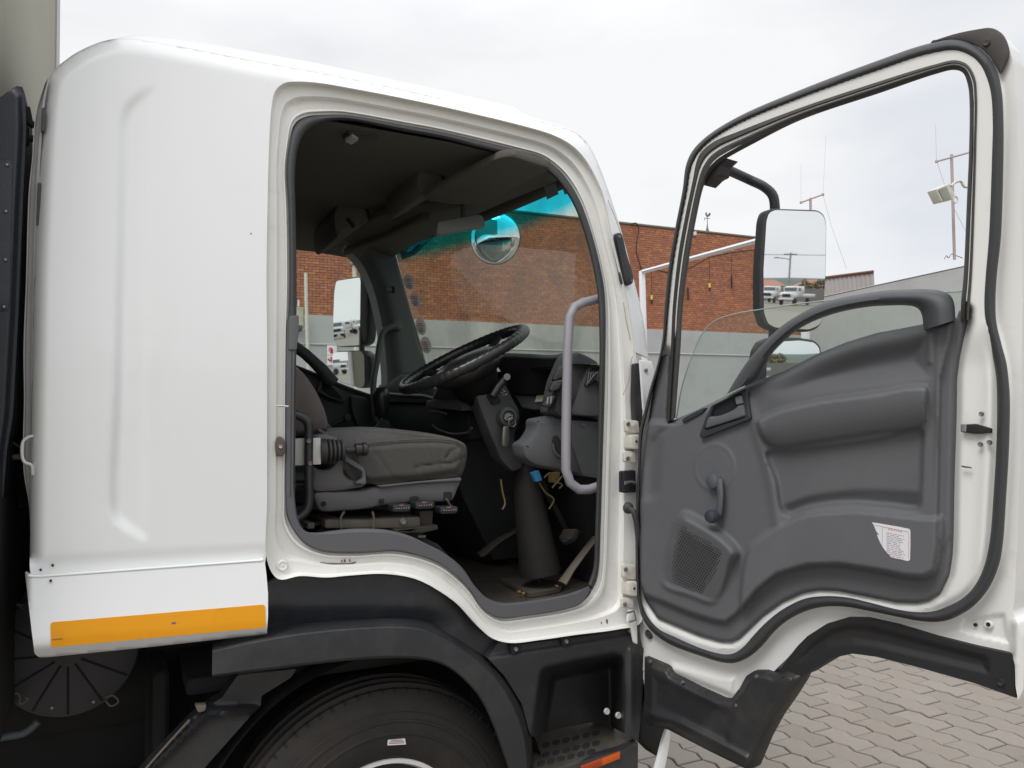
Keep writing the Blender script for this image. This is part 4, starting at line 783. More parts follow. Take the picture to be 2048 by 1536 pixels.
# ---------------- wheel
wc = PY(.11).pt([(764,1682)])[0]; wh = empty('front_wheel', wc, parent=TR); Rt = .425
prof = [(.20,.19),(.23,.20),(.30,.205),(.375,.195),(.405,.175)]
for k in range(5):
    y0 = .155-.034*k; prof += [(.415+.008*(1-abs(k-2)/2), y0), (.417+.008*(1-abs(k-2)/2), y0-.024), (.405, y0-.026), (.405, y0-.032)]
prof += [(.405,-.02),(.385,-.035),(.36,-.043),(.352,-.0435),(.350,-.046),(.338,-.047),(.334,-.0475),(.332,-.0505),(.326,-.0505),(.324,-.048),(.30,-.049),(.298,-.0515),(.294,-.0515),(.292,-.049),(.27,-.046),(.25,-.040),(.235,-.034),(.222,-.022),(.21,-.01)]
prof = [(r, -h) for r, h in prof]
rev('tyre', wc, (0,-1,0), prof, TYRE, wh, 96, 30)
lug = []
for k in range(72):
    a = k*2*math.pi/72; M_ = np.array(((math.cos(a), 0, -math.sin(a)), (0, 1, 0), (math.sin(a), 0, math.cos(a))))
    p = np.array((0, -.005, .3985)); lug.append(boxv(wc+M_@p, (.0045, .045, .016), M_, 0))
tl = mesh('tread_sipes', *join(lug), DARK, wh); tag(tl, kind='stuff')
rev('rim', wc, (0,-1,0), [(.205,-.15),(.205,.0),(.222,.012),(.226,.018),(.222,.026),(.212,.028),(.205,.012),(.19,-.02),(.13,-.05),(.09,-.02),(.085,.03),(.05,.05),(0,.05)], RIMW, wh, 64, 35)
tp_ = PL(wc+(0,-.049,0), (0,1,0))
ty = slab('tyre_label', tp_, rp([(776,1480),(810,1477),(812,1489),(775,1491)], 1), .002, 0, WLAB, wh, bev=0)
for k, (a, b) in enumerate(((782,806),(779,808),(778,809))): slab('label_print', tp_, [(a,1480.5+3*k),(b,1479+3*k),(b,1480.4+3*k),(a,1481.9+3*k)], .0025, .002, INK if k < 1 else REDP if k == 1 else INK, wh, bev=0)
# ---------------- underbody, chassis, air cleaner, snorkel
box('chassis_rail', (-.4,.62,.86), (2.9,.09,.22), DARK, TR); box('chassis_rail', (-.4,1.42,.86), (2.9,.09,.22), DARK, TR)
box('inner_arch', (.70,.62,.93), (1.05,.85,.04), DARK, TR); box('engine_block', (.62,1.0,.78), (.7,.45,.45), DARK, TR, b=.03)
box('axle_beam', (wc[0],.95,.42), (.10,1.5,.10), DARK, TR); 
rev('far_wheel', (wc[0],1.80,.425), (0,-1,0), [(.2,-.12),(.4,-.11),(.425,-.08),(.425,.08),(.4,.11),(.2,.12)], TYRE, TR, 48)
box('fuel_tank', (-1.1,.45,.72), (.8,.5,.45), DARK, TR, b=.04); box('battery_box', (-.25,1.2,.75), (.5,.5,.4), DARK, TR, b=.02)
box('crossmember', (-.05,1.2,1.06), (.12,1.1,.12), DARK, TR); box('cab_underside', (.14,1.15,1.03), (.6,1.1,.05), DARK, TR)
box('dark_backdrop_box', (-.35,.98,.62), (1.5,.7,.75), DARK, TR, b=.05); box('dark_backdrop_plate', (.12,.75,.5), (.04,.9,.9), DARK, TR, b=.01)  # added dark backdrop shapes: hide the bright ground, keep the underside black
la_ = [wc+np.array((.50*math.cos(a), 0, .50*math.sin(a))) for a in np.linspace(math.radians(14), math.radians(165), 40)]
fixn(mesh('arch_liner', *loft([np.array(la_)+(0,-.02,0), np.array(la_)+(0,.52,0)], False), DARK, TR, 60))
box('low_backdrop_box', (-.7,.62,.35), (1.7,.25,.5), DARK, TR, b=.02)  # added dark box, closes the low view under the cab to black
box('arch_back_plate', (.60,.56,.74), (1.02,.03,.50), DARK, TR, b=.01)
ac = PY(.42).pt([(137,1303)])[0]; Ra = 131/(F/((ac-CP)@_f)); ARM = mat('air_cleaner_grey', (.050,.048,.052), .6, var=.2, bump=.3, dirt=(.10,.085,.06,.3), ds=10)
an_ = rev('air_cleaner', ac, (0,-1,0), [(Ra,-.35),(Ra,-.02),(Ra*.97,0),(Ra*.93,.004),(Ra*.60,.012),(Ra*.30,.020),(0,.022)], ARM, TR, 64)
for k in range(12):
    a = k*math.pi/6+math.pi/2; v = np.array((math.cos(a), 0, math.sin(a)))
    tube('radial_rib', [ac+v*Ra*.2+(0,-.021,0), ac+v*Ra*.93+(0,-.004,0)], .0035, DARK, an_, 6)
for px_ in ([(135,835),(155,830),(180,880),(170,900),(190,925),(235,900),(250,880),(225,870)], [(940,870),(1000,850),(1055,905),(990,945),(940,900)]):
    tube('wire_clip', [PY(.38).pt([p])[0] for p in Q(4.452,0,1200,px_)], .0025, DUSTY, an_, 6, sm=24)
tube('wire_clip', [PY(.38).pt([p])[0] for p in Q(4.452,0,1200,[(150,30),(200,80),(160,90),(150,50),(220,40)])], .0022, DUSTY, an_, 6)
for x, y in ((462,962),(832,908)): screw('rivet', PY(.39), (x/4.452, 1200+y/4.452), 3, 0, mat('rivet_grey', (.3,.32,.32), .5), an_)
tube('air_hose', [PY(.35).pt([p])[0] for p in Q(4.452,0,1200,[(-60,1240),(60,1215),(200,1190),(280,1140),(340,1080)])], .010, mat('hose_grey', (.07,.085,.095), .5), TR, 8, sm=24)
rev('air_duct', PY(.5).pt([(15,940)])[0], (0,0,1), [(.06,-.10)]+[q for k in range(7) for q in ((.06,-.09+.026*k),(.052,-.077+.026*k))]+[(.06,.10)], mat('bellows_rubber', (0,0,0)), TR, 28)
sn = relief('intake_snorkel', PY(.10), resam(np.array([(-120,230),(-60,210),(0,196),(15,183),(32,172),(44,172),(51,190),(52,260),(45,420),(37,620),(26,830),(14,900),(6,1000),(-120,1000)]), 160), lambda q: .03*ss(-sdf(q, np.array([(-130,150),(30,175),(44,190),(46,260),(38,420),(30,620),(18,830),(8,900),(0,1010),(-130,1010)]))/10), mat('snorkel_black', (.030,.036,.046), .5, var=.12, bump=.3, bs=200, dirt=(.10,.11,.12,.3), ds=6), TR, step=4, back=.18, ang=60)
slab('cover_plate', PY(.07), rp([(-110,318),(22,320),(25,332),(20,600),(16,622),(-110,622)], 6), .003, -.01, MATS['snorkel_black'], sn, bev=.002)
for x, y in ((15,329),(13,422),(12,519),(9,613)): screw('plate_rivet', PY(.067), (x,y), 3.4, .003, SCREW, sn)
for p in ([(52,215),(58,245)], [(52,240),(68,252)], [(50,275),(66,278)], [(50,255),(50,290)]): tube('mount_strut', PY(.14).pt(p), .009, DARK, TR, 8)
# cargo body: a box behind the cab, its front wall seen at a slant
e0 = PX(-.25).pt([(112,40)])[0]
cbx = box('cargo_body', (-.25-1.6,(e0[1]-.14)/2+.0,2.70), (3.2, e0[1]+.14, 3.5), CARGO, TR, b=.01)
tube('corner_trim', [(-.245,e0[1]-.01,.95),(-.245,e0[1]-.01,4.44)], .014, mat('corner_white', (.6,.6,.6), .5), cbx, 6)
box('subframe_plate', (-.235,1.0,1.2), (.02,1.9,.62), DARK, TR)
tube('ground_wire', [PY(.2).pt([p])[0] for p in ((-10,868),(20,882),(44,896))], .003, mat('hose_grey', (0,0,0)), TR, 6)
tube('latch_bolt', [PY(.2).pt([p])[0] for p in ((25,914),(33,914),(46,914))], [.006,.008,.004], BEIGE, TR, 8)
# bumper corner seen under the door
bz = PY(.10)
slab('bumper_edge', PY(.0), cr_([(1337,1455),(1341,1470),(1336,1510),(1325,1560),(1312,1620),(1295,1620),(1306,1560),(1318,1515),(1330,1470)], 40), 0, -.012, WHITE, TR, bev=.003)
slab('bumper_inner', PY(.10), rp([(1284,1340),(1300,1420),(1330,1440),(1332,1500),(1316,1515),(1280,1480)], 4), 0, -.06, DARK, TR, bev=.004)
# ================================================================== THE OPEN DOOR (part of the truck)
SO = [(1279,1252),(1281,1276),(1286,1300),(1289,1314),(1346,1347),(1398,1375),(1445,1396),(1461,1399),(1477,1379),(1500,1355),(1540,1350),(1575,1316),(1615,1272),(1654,1247),(1694,1235),(1733,1236),(1792,1249),(1871,1272),(1960,1294),(2024,1309),(2030,1330),(2031,1372),(2036,1400),(2046,1381),(2049,1323),(2042,1272),(2030,1232),(2025,1226),(2030,1188),(2035,1069),(2041,900),(2043,700),(2045,606),(2041,355),(2033,197),(2025,118),(2017,91),(2001,68),(1982,59),(1950,61),(1911,71),(1871,84),(1753,125),(1595,185),(1477,236),(1415,275),(1388,302),(1374,332),(1367,381),(1351,463),(1339,536),(1330,627),(1328,667),(1323,701),(1315,734),(1303,773),(1291,820),(1280,867),(1278,924),(1273,1042),(1274,1158),(1276,1200)]
shell_out = resam(np.array(SO), 520)
WIN = [(1351,836),(1355,780),(1361,700),(1366,614),(1378,520),(1392,440),(1408,371),(1420,345),(1440,325),(1456,315),(1500,290),(1600,240),(1760,186),(1872,148),(1908,140),(1926,146),(1936,172),(1939,205),(1938,300),(1934,394),(1927,552),(1922,606),(1921,640),(1871,653),(1812,665),(1753,676),(1694,694),(1634,718),(1567,753),(1516,771),(1453,801),(1398,828)]
win_out = resam(np.array(WIN), 300)
GK = [(1272,1158,1279,1160),(1271,1042,1279,1042),(1276,924,1282,924),(1278,866,1286,866),(1289,819,1296,822),(1301,772,1307,775),(1313,733,1318,736),(1321,700,1326,702),(1326,666,1331,668),(1328,627,1335,628),(1337,536,1344,537),(1349,463,1356,464),(1365,380,1373,381),(1372,330,1381,338),(1386,300,1397,306),(1414,272,1421,281),(1477,233,1478,247),(1595,182,1596,199),(1753,122,1754,144),(1850,89,1853,112),(1911,79,1911,104),(1950,91,1942,116),(1978,114,1958,132),(1994,142,1968,152),(2003,178,1978,185),(2007,237,1982,245),(2007,316,1980,320),(2002,473,1974,473),(1994,548,1968,548),(1991,603,1965,603),(1993,645,1967,637),(2003,688,1975,668),(2013,726,1985,713),(2018,767,1992,754),(2020,808,1994,808),(2018,900,1992,900),(2012,1001,1986,1001),(2006,1086,1980,1075),(1998,1130,1971,1122),(1981,1171,1957,1158),(1957,1203,1938,1185),(1934,1222,1918,1201),(1900,1239,1893,1213),(1871,1244,1868,1222),(1832,1241,1835,1224),(1792,1233,1796,1219),(1733,1221,1736,1204),(1694,1214,1696,1195),(1654,1213,1654,1192),(1615,1221,1610,1197),(1575,1241,1563,1220),(1548,1264,1534,1243),(1524,1292,1511,1266),(1496,1315,1485,1295),(1469,1326,1465,1307),(1445,1325,1446,1308),(1398,1311,1404,1297),(1338,1288,1344,1271),(1307,1266,1318,1258),(1285,1237,1295,1232),(1275,1197,1282,1197)]
GKs = cr_(GK, 460); g_in = GKs[:, 2:]; g_out = GKs[:, :2]; g_mid = (g_in+g_out)/2
TO = [(1321,714),(1330,709),(1341,710),(1338,780),(1334,844),(1348,840),(1398,818),(1453,791),(1516,761),(1567,743),(1634,708),(1694,684),(1753,666),(1812,655),(1871,643),(1914,635),(1918,621),(1933,621),(1933,645),(1925,678),(1917,718),(1912,757),(1911,836),(1907,954),(1905,1073),(1903,1112),(1897,1150),(1879,1187),(1856,1202),(1832,1207),(1792,1205),(1733,1193),(1674,1182),(1634,1181),(1603,1187),(1563,1205),(1524,1233),(1496,1260),(1477,1278),(1461,1285),(1437,1283),(1398,1272),(1350,1252),(1315,1237),(1291,1201),(1280,1166),(1279,1118),(1279,1010),(1281,994),(1287,915),(1293,868),(1307,777),(1317,730)]
trim_out = resam(np.array(TO), 460)
def h_shell(q):
    d = sdf(q, g_mid); w = np.where(d > 0, 0, 0.0)
    w = -.016*ss((d-2)/16) + .010*ss((-d-8)/22)              # flange steps down outside the gasket, up inside
    dt = sdf(q, trim_out); k = ss((dt+2)/18); w = np.where(d < 0, w*k-.013*(1-k), w)
    # sculpted recess of the rear lower part and arch lip
    w += .010*np.exp(-(dist(q, np.array([(1575,1335),(1615,1292),(1654,1262),(1694,1249),(1733,1250),(1871,1287),(2020,1325)]), False)/9)**2)
    w += .012*ss(-sdf(q, np.array([(1340,1320),(1440,1345),(1475,1350),(1470,1400),(1330,1345)]))/14)
    w -= .008*ss(-sdf(q, np.array([(1925,1235),(2010,1225),(2022,1290),(1960,1275),(1918,1262)]))/8)
    w += .026*ss((q[:, 0]-2019)/14)*ss((q[:, 1]-1234)/14)
    w = np.where(dt < -16, -.03, w)
    w = np.where((d < -3) & (dt > 4), w+(np.maximum(w, .023*ss((-d-2)/5))-w)*ss((740-q[:, 1])/90)*ss((dt-6)/14), w)
    w += .006*np.exp(-((q[:, 0]-(1985-.05*(q[:, 1]-700)))/14)**2)*(q[:, 1] > 640)*(d < 0)
    return w
DR = relief('driver_door', DOOR, shell_out, h_shell, SHELLW, TR, holes=[inset(win_out, -9)], step=4.5, back=.075, ang=42, close=True)
nD = DOOR.nrm(); _c = DOOR.pt([shell_out.mean(0)])[0]
band('door_gasket', DOOR, GK, [(0,-.012),(.02,.008),(.15,.022),(.4,.030),(.6,.030),(.85,.024),(.98,.012),(1,-.004)], RUBBER, DR, n=460, ang=60)
RUN = [(1334,844,1351,836),(1337,780,1355,780),(1341,708,1361,700),(1345,614,1366,614),(1356,510,1378,520),(1370,432,1392,440),(1386,355,1408,371),(1391,328,1420,347),(1401,305,1440,325),(1425,284,1458,314),(1477,262,1502,290),(1595,217,1602,240),(1753,164,1760,186),(1871,128,1872,148),(1911,120,1908,140),(1934,128,1926,146),(1950,154,1936,172),(1954,189,1939,205),(1953,276,1938,300),(1950,394,1934,394),(1944,552,1927,552),(1940,606,1922,606),(1938,640,1921,640)]
band('window_channel', DOOR, RUN, [(0,-.01),(.02,.026),(.25,.029),(.4,.020),(.55,.027),(.8,.022),(1,.006),(1.0,-.01),(.9,-.075),(0,-.07)], mat('channel_rubber', (.05,.05,.048), .65, bump=.3), DR, n=260, closed=False, ang=50)
slab('corner_filler', DOOR, cr_([(1860,84),(1900,69),(1950,58),(1982,55),(2001,65),(2013,86),(2016,110),(2010,126),(1999,146),(1992,135),(1976,110),(1950,90),(1911,80)], 70), .002, -.006, mat('filler_rubber', (.055,.05,.048), .7, dirt=(.15,.11,.08,.5), ds=20), DR, bev=.004)
screw('filler_screw', DOOR, (1973,86), 7, .004, RUBBER, DR)
slab('glass_pane', PL(_c-nD*.03, nD), resam(np.array([(1351,850),(1365,770),(1385,710),(1400,675),(1420,648),(1450,633),(1532,617),(1654,601),(1800,590),(1930,582),(1926,660),(1800,680),(1560,780),(1400,840)]), 120), 0, -.004, SDG, DR, bev=0)
tube('glass_edge', PL(_c-nD*.03, nD).pt(cr_([(1353,836),(1365,770),(1385,710),(1400,675),(1420,648),(1450,633),(1532,617),(1654,601),(1800,590),(1930,582)], 60, False)), .0018, mat('glass_edge_green', (.35,.42,.38), .3), DR, 6)
# inner trim panel -----------------------------------------------------------
C3 = lambda pts: np.array(Q(2.5347,1240,560,pts)); C7 = lambda pts: np.array(Q(2.5347,1240,1000,pts))
main = np.vstack([C3([(60,760),(150,700),(275,712),(400,656),(540,586),(700,512),(830,466),(1000,376),(1150,316),(1300,271),(1450,241),(1600,212),(1700,192),(1690,300),(1640,500)]), C7([(1625,60),(1620,250),(1600,370),(1540,405),(1450,400),(1300,370),(1100,340),(950,345),(800,390),(700,470),(600,590),(540,635),(480,630),(350,590),(180,520),(60,470),(60,0)])])
arm = cr_(C3([(688,712),(760,668),(830,642),(1060,594),(1300,560),(1500,530),(1562,540),(1560,640),(1540,742),(1300,786),(1000,832),(830,858),(760,850),(715,810),(695,760)]), 90)
scoop = cr_(C3([(700,560),(780,500),(1000,405),(1200,335),(1400,290),(1560,262),(1590,300),(1585,500),(1500,522),(1100,580),(840,632),(780,620)]), 90)
mid = cr_(C3([(730,870),(900,850),(1300,795),(1540,750),(1545,900),(1540,1060),(1520,1170),(1350,1165),(1150,1150),(950,1175),(850,1205),(810,1180),(780,1020)]), 90)
pocket = cr_(C3([(815,1140),(960,1080),(1200,1048),(1400,1052),(1530,1070),(1525,1168),(1350,1160),(1150,1148),(960,1172),(850,1205)]), 80)
lower = cr_(np.vstack([C3([(640,1370),(720,1290),(840,1222),(930,1184),(1200,1160),(1360,1178),(1590,1197),(1640,1190)]), C7([(1640,250),(1610,370),(1540,410),(1450,405),(1300,374),(1100,344),(950,350),(800,395),(700,475),(610,580)])]), 140)
rib = C3([(655,610),(675,700),(700,800),(745,930),(775,1080),(795,1230)])
spk = cr_(C7([(285,70),(330,45),(400,75),(480,120),(560,180),(612,240),(622,280),(590,340),(550,420),(515,500),(470,522),(350,482),(235,442),(212,405),(222,300),(245,180)]), 90)
cc = C3([(480,950)])[0]
leftcol = C3([(100,1140),(180,1130),(215,1080),(235,800),(300,720),(190,740),(130,800),(100,900)])
rcol = C3([(1590,230),(1700,200),(1690,700),(1680,1300),(1640,1400),(1600,1300),(1590,900)])
AT = C3([(690,715),(760,668),(830,642),(1060,594),(1300,560),(1500,532),(1562,536)]); AB = C3([(700,850),(830,862),(1000,836),(1300,790),(1545,748),(1570,740)])
PT = C3([(815,1120),(960,1060),(1200,1030),(1400,1034),(1530,1050)]); PB = C3([(815,1222),(930,1184),(1150,1160),(1350,1172),(1530,1188)])
def h_trim(q):
    w = .006+0*q[:, 0]
    w = w+.024*ss(-sdf(q, main)/11)
    w -= .034*ss(-sdf(q, scoop)/48)*ss((q[:, 0]-1500)/200)
    yt_ = np.interp(q[:, 0], AT[:, 0], AT[:, 1]); yb_ = np.interp(q[:, 0], AB[:, 0], AB[:, 1]); v = np.clip((q[:, 1]-yt_)/(yb_-yt_), 0, 1)
    w += .046*(1-.85*v**2.6)*ss(-sdf(q, arm)/9)
    w -= .016*ss(-sdf(q, mid)/11)
    py0 = np.interp(q[:, 0], PT[:, 0], PT[:, 1]); py1 = np.interp(q[:, 0], PB[:, 0], PB[:, 1]); v = np.clip((q[:, 1]-py0)/(py1-py0), 0, 1)
    w -= .030*v**1.5*ss(-sdf(q, pocket)/16)
    w += .021*ss(-sdf(q, lower)/8)
    w += .007*np.exp(-(dist(q, rib, False)/10)**2)
    sd = -sdf(q, spk); tl = np.clip(((1225-q[:, 1])+.55*(q[:, 0]-1380))/190, 0, 1)
    kk = ss(sd/(12+12*ss((1150+.5*(q[:, 0]-1400)-q[:, 1])/60))); w = w*(1-kk)+(.022+.058*tl)*kk
    w += .010*np.exp(-((sd-2)/5)**2)*ss((q[:, 1]-1140)/40)*ss((1450-q[:, 0])/40)
    d = np.linalg.norm((q-cc)*(1/1.0, 1/1.18), axis=1); w += .0035*np.exp(-((d-38)/3.2)**2)+.002*ss((36-d)/6)
    w -= .012*ss(-sdf(q, leftcol)/24)
    w += .005*ss(-sdf(q, rcol)/8)
    w -= .003*np.exp(-(dist(q, C3([(1050,598),(1060,608),(1150,600),(1300,582),(1370,570),(1388,552)]), False)/1.8)**2)
    w += .006*ss(-sdf(q, C3([(1550,262),(1590,262),(1588,425),(1550,432)]))/4)
    d2 = -sdf(q, trim_out); w -= .010*(1-np.sqrt(np.clip(1-(1-np.clip(d2/9, 0, 1))**2, 0, 1)))
    return w
TP = relief('trim_panel', DOOR, trim_out, h_trim, TRIM, DR, step=4.2, back=.03, ang=80)
# grab handle
GH = [(1453,789,1500,766),(1477,749,1517,752),(1497,720,1533,728),(1516,698,1545,707),(1555,659,1570,681),(1595,631,1603,655),(1654,603,1660,630),(1733,586,1735,614),(1780,580,1785,611),(1812,579,1812,611),(1850,578,1830,614),(1880,581,1840,622),(1899,589,1844,632),(1908,605,1846,645),(1911,640,1848,660)]
band('grab_handle', DOOR, GH, [(0,.010),(.02,.040),(.15,.062),(.35,.074),(.55,.076),(.8,.066),(.96,.046),(1,.022),(.6,.004)], mat('handle_plastic', (.062,.065,.072), .5, var=.06, bump=.4, bs=700), DR, n=160, closed=False, cap=True, ang=70)
C6 = lambda pts: Q(7.877,1300,760,pts)
bz_ = slab('handle_bezel', DOOR, rp(C6([(770,880),(860,620),(960,400),(1490,140),(1522,160),(1585,590),(1560,625),(1200,765),(830,912),(785,908)]), 3), .044, .01, mat('bezel_plastic', (.035,.04,.047), .45, bump=.3), DR, holes=[rp(C6([(842,785),(930,590),(990,420),(1400,205),(1445,235),(1490,560),(1470,592),(880,785)]), 3)], bev=.003)
slab('handle_cup', DOOR, rp(C6([(842,785),(930,590),(990,420),(1400,205),(1445,235),(1490,560),(1470,592),(880,785)]), 3), .033, .01, mat('cup_dark', (.012,.015,.018), .5), DR, bev=0)
slab('door_release', DOOR, rp(C6([(860,765),(885,650),(925,575),(1010,575),(1100,560),(1230,510),(1330,455),(1380,400),(1460,384),(1488,540),(1482,568),(1200,660),(905,752)]), 3), .050, .03, TRIM, DR, bev=.004)
slab('lock_button', DOOR, rp(C6([(1330,275),(1425,240),(1452,365),(1352,390)]), 2), .050, .03, mat('button_grey', (.20,.20,.21), .5), DR, bev=.003)
slab('belt_switch_pad', DOOR, rp(C6([(495,640),(520,600),(700,500),(850,430),(845,480),(800,530),(560,665),(510,670)]), 3), .036, .01, mat('bezel_plastic', (0,0,0)), DR, bev=.003)
wcr = empty('window_crank', DOOR.pt([(1433,995)], .05)[0], parent=DR)
rev('crank_hub', DOOR.pt([(1433,962)], .030)[0], nD, [(.022,-.01),(.022,.014),(.019,.022),(.010,.026),(0,.026)], mat('crank_plastic', (.085,.09,.105), .4), wcr, 28)
tube('crank_arm', [DOOR.pt([p], w)[0] for p, w in (((1438,960),.045),((1441,985),.052),((1440,1010),.052),((1436,1028),.050))], [.013,.010,.010,.012], MATS['crank_plastic'], wcr, 12, flat=.6, upv=nD)
rev('crank_knob', DOOR.pt([(1430,1032)], .056)[0], nD, [(.014,-.01),(.018,.008),(.0185,.018),(.015,.026),(.008,.029),(0,.029)], mat('crank_knob_plastic', (.04,.045,.06), .35), wcr, 24)
# speaker grille: perforations
hv = []
gpl = C7([(300,120),(365,165),(440,205),(520,265),(490,350),(450,420),(420,478),(330,455),(265,415),(262,330),(275,240)])
GH_ = np.array(gpl)
for i in range(-4, 30):
    for j in range(-4, 34):
        p = np.array((1352.0, 1052.0))+i*np.array((4.3, 2.15))+j*np.array((-.35, 5.0))+(np.array((2.15, 1.0)) if j % 2 else 0)
        if pip([p], GH_)[0]:
            w0 = float(h_trim(np.array([p]))[0]); c = DOOR.pt([p], w0+.0006)[0]; r = .0022 if dist([p], GH_)[0] < 7 else .0029
            s1, t1, _ = frame(nD); a6 = np.linspace(0, 2*np.pi, 7, endpoint=False)[:6]
            hv.append((np.vstack([c+r*(np.outer(np.cos(a6), s1)+np.outer(np.sin(a6), t1)), c-nD*.002+r*.7*(np.outer(np.cos(a6), s1)+np.outer(np.sin(a6), t1))]), [tuple(range(6))]+[(k, (k+1) % 6, 6+(k+1) % 6, 6+k) for k in range(6)]))
sg = mesh('speaker_grille', *join(hv), mat('grille_hole', (.008,.007,.006), .9), DR, smooth=False); tag(sg, kind='stuff')
# notice label
NT = lambda pts: Q(12.8,1700,1020,pts)
nl = slab('notice_label', DOOR, np.array(NT([(555,318),(700,335),(900,370),(1200,420),(1400,460),(1500,480),(1535,510),(1545,560),(1545,900),(1535,1260),(1510,1300),(1470,1305),(1300,1270),(1040,1205),(1025,1160),(960,1110),(870,1000),(790,870),(720,720),(690,620),(760,650),(680,560),(640,470),(600,370)])), .0515, .045, WLAB, DR, bev=0)
textmesh('notice_heading', 'N O T I C E', DOOR, NT([(1150,525)])[0], 5.4, .0520, REDP, DR, (1, .19))
for k in range(15):
    y = 575+44*k; x0 = 935 if k < 12 else 935+70*(k-11); x1 = [1390,1250,1400,1330,1385,1280,1310,1290,1310,1380,1385,1410,1350,1375,1390][k]
    xs = x0; rr3 = random.Random(k)
    while xs < x1:
        xe = min(x1, xs+rr3.uniform(50, 150)); t0, t1_ = (xs-935)*.19, (xe-935)*.19
        slab('notice_print', DOOR, NT([(xs,y+t0),(xe,y+t1_),(xe,y+t1_+13),(xs,y+t0+13)]), .0519, .0515, mat('print_purple', (.30,.22,.30), .6), DR, bev=0); xs = xe+rr3.uniform(15, 40)
for a, b in (((640,385),(1500,560)),((825,430),(825,900)),((1500,560),(1500,1230))):
    tube('label_rule', DOOR.pt(NT([a,b]), .0519), .0005, mat('rule_pink', (.5,.3,.32), .6), DR, 4)
# latch slot, screws, plugs on the door edge
slab('latch_slot', DOOR, rp([(1921,849),(1950,848),(1981,857),(1981,866),(1950,868),(1921,864)], 2), .0245, .015, DARK, DR, bev=.001)
slab('latch_metal', DOOR, rp([(1922,850),(1933,849),(1932,864),(1922,863)], 1), .0252, .02, STEEL, DR, bev=.001)
for p in ((1962,828),(1960,889),(1978,885)): screw('latch_screw', DOOR, p, 5, .0255, SCREW, DR)
screw('drain_plug', DOOR, (1298,1268), 10, -.010, RUBBER, DR, .3)
screw('square_hole', DOOR, (1950,1250), 3.5, -.016, DARK, DR, .2); screw('boss_ring', DOOR, (1976,1249), 9, -.017, SHELLW, DR, .8); screw('boss_hole', DOOR, (1976,1249), 4, -.011, DARK, DR, .2)
slab('drip_dent', DOOR, rp([(1921,931),(1940,934),(1944,937),(1925,935)], 2), .0242, .02, mat('scuff_dark', (0,0,0)), DR, bev=0)
# black lower cladding of the door
bl1 = C7([(125,795),(255,850),(270,882),(400,952),(520,1007),(560,1012),(603,960),(640,892),(680,866),(735,866),(785,885),(850,868),(915,892),(900,925),(850,1005),(780,1105),(720,1215),(660,1359),(600,1500),(560,1480),(610,1345),(450,1272),(240,1162),(160,1152),(122,1120)])
bl1 = C7([(125,795),(255,850),(270,882),(400,952),(520,1007),(560,1012),(603,960),(640,892),(680,866),(735,866),(785,885),(850,868),(915,892),(900,925),(850,1005),(780,1105),(720,1215),(660,1359),(655,1372),(600,1345),(450,1272),(240,1162),(160,1152),(122,1120)])
def h_bl(q): return -.004+.020*ss((q[:, 1]-1390+.0*q[:, 0])/40)-.02*ss((1500+.45*(1400-q[:, 0])-q[:, 1]<0)*1.0)+.012*np.exp(-(dist(q, C7([(150,1110),(300,1160),(450,1230),(640,1320)]), False)/8)**2)
relief('lower_cladding', DOOR, resam(bl1, 220), lambda q: .002+.018*ss(-sdf(q, bl1)/14)+.010*np.exp(-(dist(q, C7([(130,1080),(300,1130),(480,1220),(640,1310)]), False)/7)**2)-.012*ss(-sdf(q, C7([(150,860),(420,990),(560,1060),(600,1050),(560,1260),(300,1130),(150,1060)]))/18)*.5, BLACKP, DR, step=4, back=.05, ang=60)
bl2 = C7([(800,872),(850,805),(900,740),(950,690),(1050,626),(1150,596),(1250,598),(1400,632),(1600,692),(1800,742),(1985,782),(2000,820),(2000,950),(2012,1005),(1800,930),(1500,845),(1300,795),(1180,779),(1080,800),(1000,848),(940,885),(890,905)])
relief('arch_cladding', DOOR, resam(bl2, 240), lambda q: .0-.009*ss(-sdf(q, C7([(860,850),(960,720),(1060,650),(1150,622),(1250,624),(1600,715),(1850,780),(1880,800),(1880,890),(1500,800),(1300,750),(1180,735),(1060,750),(960,810)]))/16), mat('cladding_matt', (.014,.014,.015), .65, bump=.2, bs=300), DR, step=3.5, back=.05, ang=60)
for p in ((295/1,0),): pass
for p in C7([(315,925),(588,1042),(690,895),(150,820)]): screw('cladding_screw', DOOR, p, 3.6, .020, SCREW, DR)
screw('cladding_knob', DOOR, C7([(835,912)])[0], 9, .014, BLACKP, DR, .6); screw('cladding_knob', DOOR, C7([(1930,925)])[0], 8, .002, BLACKP, DR, .6)
# mirror arm and the two mirrors carried outside the door
MP = PL(_c-nD*.16, nD)
mo = [(1526,440),(1532,422),(1546,416),(1640,419),(1652,430),(1656,450),(1654,560),(1648,640),(1640,656),(1620,664),(1545,660),(1528,650),(1519,620),(1519,540)]
tube('mirror_arm', [DOOR.pt([(1432,328)], -.02)[0], DOOR.pt([(1450,337)], -.05)[0], MP.pt([(1500,360)])[0], MP.pt([(1530,375)])[0], MP.pt([(1546,392)])[0], MP.pt([(1550,420)])[0], MP.pt([(1552,480)], -.03)[0], MP.pt([(1548,640)], -.03)[0], MP.pt([(1544,700)], -.03)[0], MP.pt([(1535,735)],-.02)[0], MP.pt([(1500,780)],.0)[0]], .014, MH, DR, 12, sm=70)
slab('arm_bracket', DOOR, rp(C3([(0,0)]).tolist()*0+[(1405,352),(1418,330),(1440,318),(1455,316),(1440,330),(1436,350),(1424,356),(1408,372)], 3), .0, -.05, MH, DR, bev=.0008)
outm = np.array((.335,-.942,0.0))
